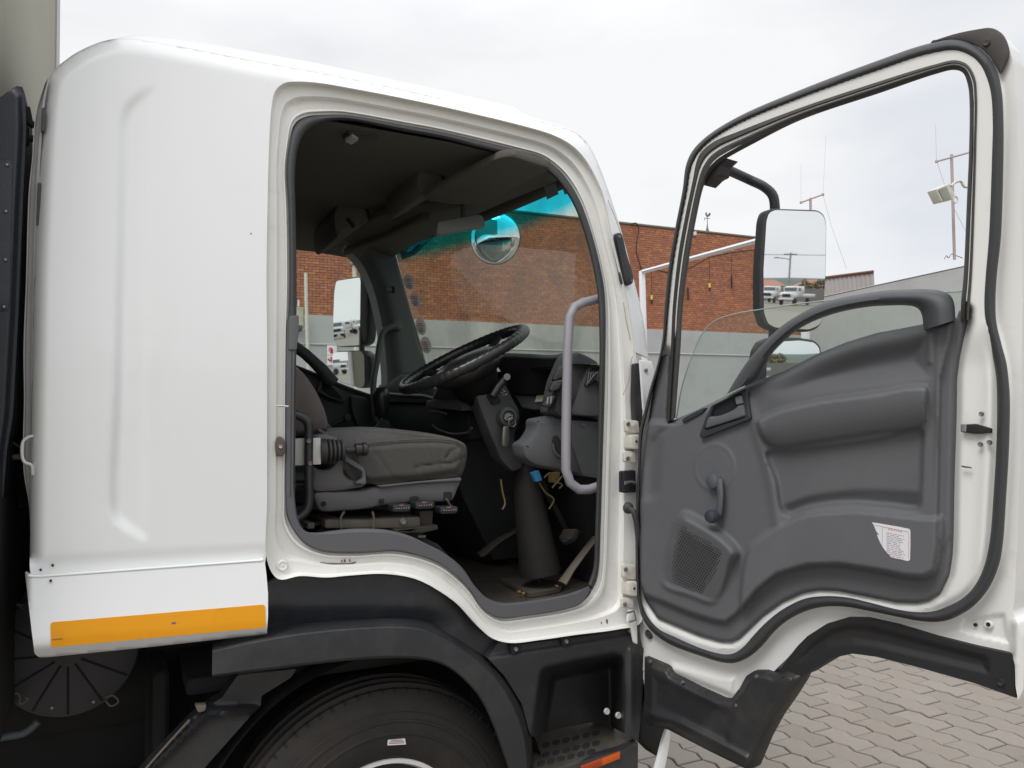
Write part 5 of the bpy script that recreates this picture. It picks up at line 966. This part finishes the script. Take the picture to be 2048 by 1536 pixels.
def dmirror(nm, P, outer, face, out_dir, lab):
    d = ray([P])[0]; d /= np.linalg.norm(d); o = np.array(out_dir, float); o /= np.linalg.norm(o); pl = PL(MP.pt([P])[0], o-d)
    h = slab(nm, pl, outer, 0, -.035, MH, DR, bev=.010); h['label'] = lab
    mg = slab('mirror_glass', pl, face, .001, -.003, MIRR, DR, bev=0); return pl
MPL1 = dmirror('door_mirror', (1590,577), rp(mo, 8), rp([(1533,442),(1538,426),(1550,420),(1636,423),(1648,433),(1652,452),(1650,560),(1644,640),(1637,651),(1618,659),(1550,655),(1536,647),(1528,625),(1527,540)], 6), outm, 'tall upper mirror carried outside the open door')
MPL2 = dmirror('door_mirror', (1590,722), rp([(1515,700),(1525,682),(1545,674),(1600,675),(1630,679),(1643,690),(1647,715),(1642,760),(1560,800),(1500,800),(1508,740)], 6), rp([(1535,700),(1545,684),(1600,681),(1628,685),(1638,695),(1641,717),(1637,755),(1560,795),(1530,795)], 5), (.38,-.92,.004), 'wide lower mirror carried outside the open door')
# ================================================================== SURROUNDINGS
WY = 22.9
GZ = 0.0
wallP = PY(WY); 
zg = float(wallP.pt([(1240,656)])[0][2]); ztop = float(wallP.pt([(1240,447)])[0][2]); xc = float(wallP.pt([(1600,600)])[0][0])
x0w = -7.0
BW = empty('brick_building', (x0w+8, WY, 0), 'long old orange brick wall with a grey painted base behind the truck', 'building')
mortar = mat('mortar', (.30,.155,.10), .95, var=.2, vs_=3, bump=.3, bs=60)
box('mortar_wall', ((x0w+xc)/2, WY+.20, (zg+ztop)/2), (xc-x0w, .38, ztop-zg), mortar, BW, b=0)
GP = mat('grey_wall_paint', (.40,.415,.415), .8, var=.06, vs_=.5, bump=.3, bs=20, dirt=(.22,.21,.18,.4), ds=.8, dth=(.5,.8))
box('painted_base', ((x0w+xc)/2, WY+.16, zg/2), (xc-x0w, .42, zg), GP, BW, b=0)
box('coping', ((x0w+xc)/2, WY+.18, ztop+.03), (xc-x0w, .46, .07), mat('coping_stone', (.20,.17,.14), .9, var=.3, vs_=4), BW, b=.005)
BRK = mat('brick', (1,1,1), .9, var=.38, vs_=7, bump=.8, bs=30, dirt=(.20,.12,.085,.5), ds=1.1, dth=(.50,.78), island=[(.44,.175,.095),(.50,.20,.10),(.39,.155,.095),(.53,.225,.115),(.45,.175,.09),(.33,.145,.105),(.48,.21,.12),(.55,.24,.125),(.42,.165,.095),(.37,.16,.11),(.46,.18,.09)])
BL, BH, BJ = .222, .072, .011
vis = [np.array(p) for p in ([(596,482),(660,490),(705,510),(740,570),(765,660),(600,650)], [(790,500),(960,425),(1160,440),(1190,600),(1195,660),(830,655),(800,560)], [(1235,445),(1350,455),(1320,640),(1300,660),(1262,560)], [(1395,470),(1520,475),(1520,665),(1365,665)])]
cells = []
row = 0; z = zg
while z+BH < ztop:
    hd = row % 3 == 2; bl = .105 if hd else BL
    x = x0w+(.06 if hd else (BL+BJ)/2*(row % 3))
    while x+bl < xc:
        cells.append((x+bl/2, z+BH/2+BJ/2, bl)); x += bl+BJ
    z += BH+BJ; row += 1
cells = np.array(cells); cp3 = np.stack([cells[:, 0], np.full(len(cells), WY), cells[:, 1]], 1); cpx = proj(cp3)
vm = np.zeros(len(cells), bool)
for p in vis: vm |= pip(cpx, p)
dep = (cp3-CP)@_f; order = np.argsort(np.where(vm, dep, 1e9))[:300]; near = set(order.tolist())
bv, bf = boxv((0,0,0), (BL, .05, BH), None, 0)
bme = bpy.data.meshes.new('brick'); bme.from_pydata(bv.tolist(), [], bf); bme.materials.append(BRK); bme.shade_flat()
bv2, _ = boxv((0,0,0), (.105, .05, BH), None, 0); bme2 = bme.copy(); bme2.vertices.foreach_set('co', bv2.astype(np.float32).ravel())
rest = []
for i, (x, z, bl) in enumerate(cells):
    jy = rng.uniform(-.006, .006); jz = rng.uniform(-.002, .002)
    if i in near:
        o = bpy.data.objects.new('brick', bme if bl > .2 else bme2); SC.collection.objects.link(o); o.parent = BW
        o.location = Vector(np.array((x, WY+.012+jy, z+jz))-WP[BW.name])
    else: rest.append(((bv if bl > .2 else bv2)+np.array((x, WY+.012+jy, z+jz)), bf))
allv = np.vstack([r[0] for r in rest]); nf = np.array(bf); allf = (nf[None]+8*np.arange(len(rest))[:, None, None]).reshape(-1, 4)
o = mesh('brickwork', allv, allf.tolist(), BRK, BW, smooth=False); tag(o, kind='stuff')
# side wall, grey, coming towards the camera on the right
SWt = float(PX(xc).pt([(1925,518)])[0][2])
zb_ = float(PX(xc).pt([(1664,585)])[0][2])
gw = empty('grey_wall', (xc, 15, 0), 'plain grey painted wall standing right of the brick building', 'wall')
V = [(xc,WY-.001,0),(xc,-6,0),(xc,-6,SWt+.1),(xc,WY-.001,zb_-.15),(xc+.3,WY-.001,0),(xc+.3,-6,0),(xc+.3,-6,SWt+.1),(xc+.3,WY-.001,zb_-.15)]
fixn(mesh('wall_face', V, [(0,1,2,3),(4,7,6,5),(0,4,5,1),(1,5,6,2),(2,6,7,3),(3,7,4,0)], GP, gw, smooth=False))
tube('wall_coping', [(xc+.12,WY,zb_-.12),(xc+.12,-6,SWt+.13)], .14, mat('coping_grey', (.34,.34,.34), .8), gw, 6, flat=.25)
box('red_base_band', (xc-.012, 8, .55), (.02, 28, 1.1), mat('base_red', (.22,.05,.05), .7), gw, b=0)
cshed = empty('corrugated_shed', (xc+4, WY+6, 0), 'pale corrugated shed roof showing above the grey wall by the mirror', 'building')
ps = PX(xc+2.2); zs0 = float(ps.pt([(1660,540)])[0][2]); zs1 = float(ps.pt([(1742,546)])[0][2]); ya = float(ps.pt([(1640,540)])[0][1]); yb = float(ps.pt([(1748,546)])[0][1])
V = []; n_ = 60
for i in range(n_+1):
    y = ya+4-(ya+4-yb)*i/n_; zz = zs0+(zs1-zs0)*i/n_; dx = .04*(i % 2); V += [(xc+2.2-dx,y,0),(xc+2.2-dx,y,zz)]
fixn(mesh('corrugated_wall', V, [(2*i,2*i+2,2*i+3,2*i+1) for i in range(n_)], mat('corrugated', (.38,.36,.35), .5), cshed, smooth=False))
tube('roof_edge', [(xc+2.15,ya+4,zs0+.03),(xc+2.15,yb,zs1+.03)], .06, mat('rust_edge', (.16,.07,.04), .8), cshed, 6)
# ground ------------------------------------------------------------------------
gr_ = mesh('ground', [(-260,-330,-.05),(260,-330,-.05),(260,330,-.05),(-260,330,-.05)], [(0,1,2,3)], mat('yard_dirt', (.20,.18,.155), .95, var=.2, vs_=.4), None, smooth=False); tag(gr_, kind='structure')
PV = mat('paver_concrete', (1,1,1), .92, var=.12, vs_=16, bump=.7, bs=130, island=[(.225,.20,.173),(.25,.222,.192),(.215,.194,.168),(.265,.238,.208),(.24,.21,.18),(.258,.232,.203)], dirt=(.13,.115,.095,.55), ds=5, dth=(.5,.8))
# far paving: material carries the pattern
mfar = bpy.data.materials.new('far_paving'); mfar.use_nodes = True; t = mfar.node_tree; b = t.nodes['Principled BSDF']; b.inputs['Roughness'].default_value = .92
tcn = N(t, 'ShaderNodeTexCoord'); bt_ = N(t, 'ShaderNodeTexBrick', i_Scale=1.0); bt_.inputs['Color1'].default_value = (.25,.22,.19,1); bt_.inputs['Color2'].default_value = (.30,.27,.235,1); bt_.inputs['Mortar'].default_value = (.09,.08,.065,1)
bt_.inputs['Mortar Size'].default_value = .006; bt_.inputs['Brick Width'].default_value = .225; bt_.inputs['Row Height'].default_value = .1125
mpn = N(t, 'ShaderNodeMapping'); mpn.inputs['Rotation'].default_value = (0,0,math.pi/2); t.links.new(tcn.outputs['Object'], mpn.inputs[0]); t.links.new(mpn.outputs[0], bt_.inputs['Vector']); t.links.new(bt_.outputs[0], b.inputs['Base Color'])
pvm = empty('pavement', (2, 4, 0), kind='structure')
mesh('paving_field', [(-60,-120,-.028),(xc,-120,-.028),(xc,WY,-.028),(-60,WY,-.028)], [(0,1,2,3)], mfar, pvm, smooth=False)
sandm = mat('joint_sand', (.075,.065,.052), .98, var=.3, vs_=30)
mesh('joint_bed', [(-3,-1.5,-.012),(12.5,-1.5,-.012),(12.5,12.5,-.012),(-3,12.5,-.012)], [(0,1,2,3)], sandm, pvm, smooth=False)
PLn, PWd, AM, JT = .28, .14, .024, .0052
def paver_mesh():
    s_ = np.linspace(0, 1, 5); tri = np.array([0,1,0,1,0])*AM
    lo = [(x*PLn, t-AM/2) for x, t in zip(s_, tri)]; hi = [(x*PLn, PWd+t-AM/2) for x, t in zip(s_, tri)]
    P = np.array(lo+hi[::-1]); P = inset(P, JT); P2 = inset(P, .004)
    def to3(P_, z_): return np.stack([P_[:, 1], P_[:, 0], np.full(len(P_), z_)], 1)
    loops = [to3(P, -.03), to3(P, -.004), to3(P2, .0)]
    v, f = loft(loops); f.append(tuple(20+i for i in range(10)))
    return v, f
pv, pf = paver_mesh()
PC = []
for i in range(int(15.0/PWd)):
    for j in range(int(13.6/PLn)):
        PC.append((-2.8+i*PWd, -1.3+j*PLn+(PLn/2 if i % 2 else 0)))
PC = np.array(PC); p3 = np.stack([PC[:, 0]+PWd/2, PC[:, 1]+PLn/2, np.zeros(len(PC))], 1); pxp = proj(p3); dpp = (p3-CP)@_f
inv = (dpp > 1) & (pxp[:, 0] > 1290) & (pxp[:, 0] < 2040) & (pxp[:, 1] > 1290) & (pxp[:, 1] < 1560) & (pxp[:, 0] > 1290+(pxp[:, 1] < 1460)*40)
inv &= pip(pxp, np.array([(1290,1460),(1500,1560),(1500,1545),(1570,1400),(1640,1320),(1710,1305),(1850,1335),(2048,1395),(2048,1570),(1290,1570)]))
ord_ = np.argsort(np.where(inv, dpp, 1e9))[:min(300, int(inv.sum()))]; nr = set(ord_.tolist())
pme = bpy.data.meshes.new('paver'); pme.from_pydata(pv.tolist(), [], pf); pme.materials.append(PV)
rest = []
for i, (x, y) in enumerate(PC):
    jz = rng.uniform(-.003, .002); th = rng.normal(0, .004)
    if i in nr:
        o = bpy.data.objects.new('paver', pme); SC.collection.objects.link(o); o.parent = pvm
        o.location = Vector(np.array((x, y, jz))-WP[pvm.name]); o.rotation_euler = (rng.normal(0, .006), rng.normal(0, .006), th)
    else: rest.append(pv+np.array((x, y, jz))+np.outer(pv[:, 0], (0, 0, rng.normal(0, .01))))
allv = np.vstack(rest); k = len(pv); allf = []
for i in range(len(rest)): allf += [tuple(q+i*k for q in f) for f in pf]
o = mesh('paver_field', allv, allf, PV, pvm, smooth=False); tag(o, kind='stuff')
yl = PZ(.008).pt([(2020,1141),(2060,1139),(2060,1149),(2020,1147)])
ly = [(12.0,1.2,.0045),(4.6,3.1,.0045)]
e1 = PZ(.006).pt([(2034,1144),(2048,1140),(2048,1151)])
dv = np.array((.93,-.36,0)); ctr = e1[0]
for sgn, off in ((1, 0), (-1, .16)):
    pv_ = np.array((.36,.93,0)); c0 = ctr+dv*0+np.array((.0,.0,0))
    d2 = dv if sgn > 0 else np.array((.80,-.60,0)); p2 = np.array((-d2[1], d2[0], 0))
    q = [ctr-d2*.35-p2*.05, ctr+d2*4-p2*.05, ctr+d2*4+p2*.05, ctr-d2*.35+p2*.05]; q = [np.array((a[0], a[1], .006+.002*(sgn < 0))) for a in q]
    l_ = mesh('parking_line', q, [(0,1,2,3)], YEL, None, smooth=False); tag(l_, kind='structure')
# ---------------- things on and before the brick wall
zpipe = float(wallP.pt([(597,688)])[0][2])
wp_ = tube('wall_conduit', [(x0w+1, WY-.06, zpipe), (xc-.1, WY-.06, zpipe)], .03, mat('conduit_paint', (.42,.43,.43), .7), None, 8); tag(wp_, 'thin grey conduit running level along the grey painted base of the wall', 'pipe')
def pxtube(pts, y, r, m, name, **kw): return tube(name, PY(y).pt(pts), r, m, None, kw.get('seg', 8), sm=kw.get('sm', 0))
WM = mat('white_steel', (.62,.62,.64), .5, var=.04)
p1 = pxtube([(611.5,546),(612.5,600),(616.5,745)], 14.0, .035, mat('pole_cream', (.55,.54,.47), .6), 'slim_pole'); tag(p1, 'slim cream pole standing before the brick wall, left of the far mirrors', 'pole')
# white frame
fr_ = empty('white_frame', PX(12.0).pt([(1284,800)])[0], 'white square-tube frame with a post and a sloping top beam before the brick wall', 'frame')
fx = float(PY(17.0).pt([(1284,545)])[0][0]); zt_ = float(PY(17.0).pt([(1284,542)])[0][2])
box('post', (fx, 17.0, zt_/2), (.13,.13,zt_), WM, fr_, b=.004)
pe = PX(fx).pt([(1524,478)])[0]
dirb = pe-np.array((fx,17.0,zt_)); Lb = np.linalg.norm(dirb)
tube('beam', [np.array((fx,17.0,zt_-.03)), pe+dirb/Lb*1.5], .062, WM, fr_, 4); box('post', (fx, pe[1]-1.2, pe[2]/2), (.13,.13,pe[2]), WM, fr_, b=.004)
CB = mat('cable_black', (.02,.018,.018), .6)
c1 = pxtube([(1263,448),(1272,446),(1278,458),(1274,480),(1273,505),(1279,525),(1284,540),(1300,537),(1320,542),(1337,545),(1360,544),(1382,535),(1415,517),(1450,508),(1480,503),(1530,498)], WY-.15, .022, CB, 'hanging_cable', sm=80); tag(c1, 'black cable drooping down the brick wall and along behind the white frame', 'cable')
for k, (x, y0, y1, cy, col_) in enumerate(((1303,588,608,540,1),(1376,575,600,None,0),(1419,564,582,515,1),(1463,552,576,505,0),(1508,552,577,500,0))):
    r_ = empty('hanging_rod', wallP.pt([(x,y1)])[0]-(0,.12,0), ('rod with yellow sleeve on the brick wall, just right of the white post','short black rod on the brick wall, right beside the door window channel','short rod with a yellow sleeve hanging under the cable on the brick wall','short black rod hanging on the brick wall, third from the mirror side','short black rod hanging on the brick wall nearest the tall mirror')[k], 'rod', 'rods hanging on the brick wall')
    tube('rod_body', PY(WY-.12).pt([(x,y0),(x+.5,y1)]), .035, CB, r_, 6)
    if col_: tube('yellow_sleeve', PY(WY-.125).pt([(x,y0+2),(x+.4,y0+11)]), .042, mat('sleeve_yellow', (.65,.55,.08), .6), r_, 6)
    if cy: tube('cord', PY(WY-.12).pt([(x,cy),(x,y0)]), .009, CB, r_, 5)
lt = empty('wall_lamp', wallP.pt([(1391,467)])[0]-(0,.2,0), 'small white lamp fixed just under the top of the brick wall', 'lamp')
slab('lamp_body', PY(WY-.15), rp([(1388,464),(1393,462),(1394,470),(1389,471)], 2), 0, -.1, WM, lt, bev=.01)
# electrical box, sign, floodlight on pole (behind the far window)
eb = empty('meter_box', PY(21).pt([(598,660)])[0], 'cream electrical box mounted on the wall beside the slim pole', 'electrical box')
slab('box_body', PY(WY-.35), rp([(585,613),(607,614),(607,651),(585,651)], 2), 0, -.3, mat('box_cream', (.45,.43,.33), .6), eb, bev=.01)
slab('box_base', PY(WY-.35), rp([(588,652),(605,652),(604,662),(588,662)], 1), 0, -.25, TRIMD, eb, bev=.01)
tube('box_conduit', PY(WY-.4).pt([(597,613),(597,600)]), .03, WM, eb, 6); tube('box_wire', PY(WY-.4).pt([(607,630),(612,640),(612,652),(607,660)]), .012, MATS['box_cream'], eb, 5, sm=12)
sgn_ = empty('fire_extinguisher_sign', wallP.pt([(664,730)])[0]-(0,.1,0), 'white sign with red fire extinguisher symbol and arrow on the grey wall', 'sign')
slab('sign_board', PY(WY-.08), rp([(654,690),(674,690),(674,730.5),(654,730.5)], 1), 0, -.02, WLAB, sgn_, bev=.004)
slab('extinguisher_symbol', PY(WY-.085), rp([(661,697),(663,695),(665,697),(666,699),(666,707),(660.5,707),(660.5,699)], 1), .002, 0, REDP, sgn_, bev=0)
slab('hose_symbol', PY(WY-.085), rp([(657.5,697),(661,694.5),(662,695.5),(659,698),(659,703),(657.5,703)], .4), .002, 0, REDP, sgn_, bev=0)
slab('arrow_symbol', PY(WY-.085), [(657,716),(661,720),(661,714),(664,714),(664,725),(655,720)], .002, 0, REDP, sgn_, bev=0)
slab('divider', PY(WY-.085), [(654,710),(674,710),(674,710.8),(654,710.8)], .002, 0, mat('rule_pink', (0,0,0)), sgn_, bev=0)
fl = empty('floodlight_pole', PY(15).pt([(709,800)])[0], 'pale pole with a square floodlight seen over the far mirror', 'floodlight')
tube('pole', [PY(15).pt([(708.5,530)])[0], PY(15).pt([(711,600)])[0], PY(15).pt([(711,600)])[0]*(1,1,0)], .045, mat('pole_cream', (0,0,0)), fl, 10)
slab('lamp_housing', PY(14.9), rp([(706,509),(720,507),(726,514),(723,530),(704,528)], 1.5), 0, -.2, mat('lamp_grey', (.22,.22,.20), .5), fl, bev=.02)
slab('lamp_glass', PY(14.88), rp([(706,518),(723,519),(722,528),(705,527)], 1), .004, -.01, mat('lamp_glass_pale', (.62,.62,.56), .2), fl, bev=.004)
tube('bracket', PY(14.9).pt([(704,510),(699,514),(701,518)]), .02, MATS['lamp_grey'], fl, 6)
# right: T aerials and floodlight on the wall top
def aerial(base, top, barL, barR, y_, lab, wires_):
    a = empty('aerial_mast', PL((0,y_,0),(0,1,0)).pt([base])[0], lab, 'aerial', 'aerial masts above the grey wall'); P_ = PY(y_)
    rm_ = mat("mast_paint", (.40,.33,.32), .6)
    tube('mast', P_.pt([base, top]), .038, rm_, a, 8); tube('crossbar', P_.pt([barL, barR]), .028, rm_, a, 6)
    for w_ in wires_: tube('stay_wire', P_.pt(w_), .006, mat('wire_pale', (.45,.45,.45), .5), a, 4)
    for e in (barL, barR): tube('insulator', P_.pt([(e[0],e[1]-2),(e[0],e[1]+2)]), .04, rm_, a, 6)
    return a
aerial((1909,519), (1903,309), (1873,323), (1960,299), 12.2, 'tall aerial mast with a level crossbar behind the floodlight', ([(1873,322),(1871,250)], [(1874,324),(1890,372)], [(1907,415),(1935,470)]))
aerial((1622,590), (1621,396), (1602,405), (1646,389), 16.5, 'aerial mast with a crossbar rising behind the tall door mirror', ([(1602,404),(1602,330)], [(1646,389),(1652,270)], [(1646,390),(1662,450),(1693,537)]))
f2 = empty('wall_floodlight', PY(11.8).pt([(1905,520)])[0], 'white square floodlight on a curved bracket above the grey wall', 'floodlight'); PF = PY(11.8)
slab('lamp_housing', PF, rp([(1871,378),(1899,366),(1903,374),(1913,392),(1910,398),(1884,404)], 2), 0, -.25, mat('lamp_white', (.55,.55,.50), .5), f2, bev=.03)
slab('lamp_glass', PY(11.78), rp([(1877,379),(1893,372),(1903,396),(1888,401)], 1.5), .004, -.02, mat('lamp_glass_olive', (.25,.25,.19), .3), f2, bev=.004)
tube('bracket', PF.pt([(1902,372),(1912,364),(1922,363),(1927,372),(1934,374),(1945,360)]), .035, MATS['lamp_white'], f2, 8, sm=24)
tube('bracket_ring', PF.pt(cr_([(1909,392),(1915,397),(1913,405),(1907,405)], 14)), .02, MATS['lamp_white'], f2, 6, closed=True)
tube('wall_bracket', [PF.pt([(1945,360)])[0], PF.pt([(1947,519)])[0]], .04, MATS['lamp_white'], f2, 8)
bw_ = pxtube([(1889,518),(1893,511),(1897,516),(1903,508),(1912,511),(1925,516)], 12.2, .012, SCREW, 'barbed_wire', sm=24); tag(bw_, 'loose coil of wire on the grey wall top at the mast foot', 'wire')
# weather vane
wv_ = empty('weather_vane', PY(30).pt([(1415,462)])[0], 'small rooster weather vane on a spire behind the brick wall', 'weather vane'); PVn = PY(30)
vm_ = mat('vane_grey', (.16,.16,.17), .6)
c_ = PVn.pt([(1415,470)])[0]; rev('spire', c_, (0,0,1), [(.17,-.2),(.12,.1),(.05,.35),(.015,.55)], vm_, wv_, 10)
tube('rod', PVn.pt([(1415,455),(1414.5,434)]), .018, vm_, wv_, 6); tube('cross_arm', PVn.pt([(1409,436),(1420,437)]), .016, vm_, wv_, 6)
slab('rooster', PVn, cr_([(1411,426),(1413,424),(1414,428),(1416,430),(1418,426),(1421,426),(1421,430),(1418,433),(1415,434),(1412,431)], 30), 0, -.02, vm_, wv_, bev=0)
tube('finial', PVn.pt([(1410,436),(1409,440)]), .018, vm_, wv_, 6)
# ================================================================== WHAT THE MIRRORS SHOW (behind the camera)
def refl(p, pl, L_):
    P = pl.pt([p])[0]; d = ray([p])[0]; d /= np.linalg.norm(d); r = d-2*(d@pl.n)*pl.n; r /= np.linalg.norm(r); return P+r*L_
VB = empty('old_pickup_truck', (0,0,0), 'old white bonneted flatbed truck parked across the yard behind the camera', 'truck', 'trucks parked behind the camera')
WT = mat('pickup_white', (.72,.72,.72), .4); GLD = mat('window_dark', (.10,.12,.13), .15)
box('cab', (0,.3,1.55), (1.7,1.4,1.2), WT, VB, b=.12); box('bonnet', (0,-1.0,1.15), (1.6,1.3,.7), WT, VB, b=.10); box('windscreen', (0,-.41,1.85), (1.45,.06,.45), GLD, VB, b=.02)
box('grille', (0,-1.66,1.12), (.95,.06,.38), DARK, VB, b=.02); box('bumper', (0,-1.74,.72), (1.75,.12,.18), WT, VB, b=.02)
for s in (-1, 1):
    rev('headlight', (s*.62,-1.66,1.10), (0,-1,0), [(.11,0),(.11,.04),(.08,.05),(0,.05)], STEEL, VB, 16); box('side_window', (s*.855,.25,1.85), (.03,.9,.4), GLD, VB, b=.01)
    for y in (-1.0, 3.2): rev('wheel', (s*.80,y,.42), (1,0,0), [(.2,-.12),(.40,-.11),(.42,-.08),(.42,.08),(.40,.11),(.2,.12)], TYRE, VB, 20)
box('flatbed', (0,3.1,1.15), (2.1,4.0,.35), WT, VB, b=.03); box('headboard', (0,1.15,1.75), (2.1,.08,.95), WT, VB, b=.02)
def copytree(o, loc, rz, label):
    c = o.copy(); SC.collection.objects.link(c); c.location = loc; c.rotation_euler = (0,0,rz); c['label'] = label
    for ch in list(o.children): k = ch.copy(); SC.collection.objects.link(k); k.parent = c
    return c
t1p = refl((1583,592), MPL1, 100); t1p[2] = 0
vb_dir = math.atan2(t1p[1]-MPL1.o[1], t1p[0]-MPL1.o[0]); VB.location = Vector(t1p); VB.rotation_euler = (0,0,vb_dir+math.pi/2+math.pi+.35)
copytree(VB, Vector(refl((1540,592), MPL1, 112)*(1,1,0)), vb_dir-math.pi/2+.2, 'white flatbed truck parked left of the old bonneted one in the mirror')
for k, (mpx, mpl, mds) in enumerate((((672,646),FM1,105),((684,646),FM1,120),((697,646),FM1,135),((668,726),FM2,110))):
    q_ = refl(mpx, mpl, mds); copytree(VB, Vector((q_[0], q_[1], 0)), (1.2,2.0,1.5,.6)[k], ('white flatbed truck parked in the yard to the rear left, nearest','white flatbed truck parked in the yard to the rear left, beside the nearest','white flatbed truck parked farthest along the yard edge','white flatbed truck parked between two others in the rear yard')[k])
hm = mat('hill_green', (.085,.11,.095), .95, var=.35, vs_=.01)
V = []; Fc = []; m_ = 90
for i in range(m_+1):
    a = vb_dir-1.4+2.8*i/m_; h = 19+3*math.sin(i*.21+1)+2*math.sin(i*.53)+1*math.sin(i*1.7); d = 1100
    for r, z_ in ((700,-.5),(850,h*.45),(d,h),(1500,-.5)): V.append((r*math.cos(a), r*math.sin(a), z_))
for i in range(m_):
    for j in range(3): k = i*4+j; Fc.append((k,k+1,k+5,k+4))
tag(mesh('hills', V, Fc, hm, None, 80), kind='structure')
V = []; 
tag(mesh('far_ground', [(-2500,-2500,-.4),(2500,-2500,-.4),(2500,2500,-.4),(-2500,2500,-.4)], [(0,1,2,3)], mat('far_land', (.12,.12,.085), .95), None, smooth=False), kind='structure')
def house(p, rz, w, d, lab):
    h = empty('house', (0,0,0), lab, 'house', 'orange roofed houses beyond the yard')
    box('wall', (0,0,1.4), (w,d,2.8), mat('house_wall', (.45,.38,.30), .8), h, b=.02)
    V = [(-w/2-.4,-d/2-.4,2.8),(w/2+.4,-d/2-.4,2.8),(w/2+.4,d/2+.4,2.8),(-w/2-.4,d/2+.4,2.8),(-w/5,0,4.9),(w/5,0,4.9)]
    fixn(mesh('roof', V, [(0,1,5,4),(1,2,5),(2,3,4,5),(3,0,4),(0,3,2,1)], mat('roof_tile', (.36,.17,.11), .8, var=.15), h, smooth=False))
    box('window', (0,-d/2-.02,1.5), (1.4,.05,1.1), GLD, h, b=.01); box('door', (w/4,-d/2-.02,1.05), (.9,.05,2.1), BEIGE, h, b=.01)
    h.location = Vector(p*(1,1,0)); h.rotation_euler = (0,0,rz)
house(refl((1626,575), MPL1, 290), vb_dir+1.4, 11, 9, 'wide orange roofed house right of the parked truck in the mirror')
house(refl((1536,575), MPL1, 310), vb_dir+1.7, 11, 9, 'orange roofed house at the left in the mirror')
yw = empty('yard_wall', refl((1600,585), MPL1, 130)*(1,1,0), 'low grey block wall along the yard behind the parked truck', 'wall')
d_ = np.array((math.cos(vb_dir), math.sin(vb_dir), 0)); s2 = np.array((-d_[1], d_[0], 0)); wc_ = WP[yw.name]
V_, F_ = boxv(wc_+(0,0,1.0), (.25,120,2.0), rotz(vb_dir), 0); mesh('wall_blocks', V_, F_, mat('block_grey', (.22,.21,.19), .9, var=.15, vs_=.6), yw, smooth=False)
def tree(p, h, lab, seed):
    t_ = empty('tree', p*(1,1,0), lab, 'tree', 'trees beyond the yard wall'); r = np.random.default_rng(seed); b0 = p*(1,1,0)
    tube('trunk', [b0, b0+(.1,0,h*.3), b0+(.1,.1,h*.6)], [h*.03,h*.022,h*.012], mat('bark', (.10,.07,.05), .9), t_, 8)
    n = 900; u = r.normal(size=(n, 3)); u /= np.linalg.norm(u, axis=1)[:, None]; rad = h*.36*(1-.35*r.random(n))
    lump = 1+.25*np.sin(u[:, 0]*5+seed)+.2*np.sin(u[:, 2]*7); C_ = b0+(0,0,h*.62)+u*(rad*lump)[:, None]*(1,1,.9)
    V_, F_ = [], []
    for c in C_:
        a, b = r.normal(size=3), r.normal(size=3); a *= h*.022/np.linalg.norm(a); b *= h*.022/np.linalg.norm(b); k = len(V_); V_ += [c-a-b, c+a-b, c+a+b, c-a+b]; F_.append((k,k+1,k+2,k+3))
    mesh('crown', V_, F_, mat('leaf_green', (.06,.085,.04), .8, var=.3, vs_=2), t_, smooth=False)
tree(refl((1612,570), MPL1, 150), 3.6, 'dark round tree behind the yard wall, right of the parked truck', 3)
tree(refl((1645,575), MPL1, 140), 3.8, 'bushy tree behind the yard wall at the right edge of the mirror', 5)
tree(np.array((-60.,-40.,0)), 8, 'tree standing at the rear left of the yard', 8); tree(np.array((-52.,-62.,0)), 7, 'lower tree beside the rear left yard corner', 9)
lp = empty('street_lamp', refl((1578,560), MPL1, 120)*(1,1,0), 'tall street lamp pole with wires behind the parked truck', 'street lamp'); b0 = WP[lp.name]
tube('pole', [b0, b0+(0,0,6.9)], .13, mat('pole_grey', (.25,.25,.26), .7), lp, 8); tube('lamp_arm', [b0+(0,0,5.9), b0+(0,0,6.1)-s2*.6, b0+(0,0,6.2)-s2*1.8], .07, MATS['pole_grey'], lp, 6)
box('lamp_head', b0+(0,0,6.2)-s2*1.9, (.5,.5,.15), MATS['pole_grey'], lp); tube('crossarm', [b0+(0,0,6.7)-s2*.9, b0+(0,0,6.7)+s2*.9], .08, MATS['pole_grey'], lp, 6)
for k, w_ in enumerate((-.8,.8)):
    wl = tube('overhead_wire', [b0+(0,0,6.8)+s2*(w_-60)+d_*w_, b0+(0,0,6.6)+s2*w_, b0+(0,0,6.8)+s2*(w_+60)+d_*w_], .035, CB, None, 5, sm=20); tag(wl, ('near overhead wire strung from the street lamp pole','far overhead wire strung from the street lamp pole')[k], 'wire', 'overhead wires on the lamp pole')
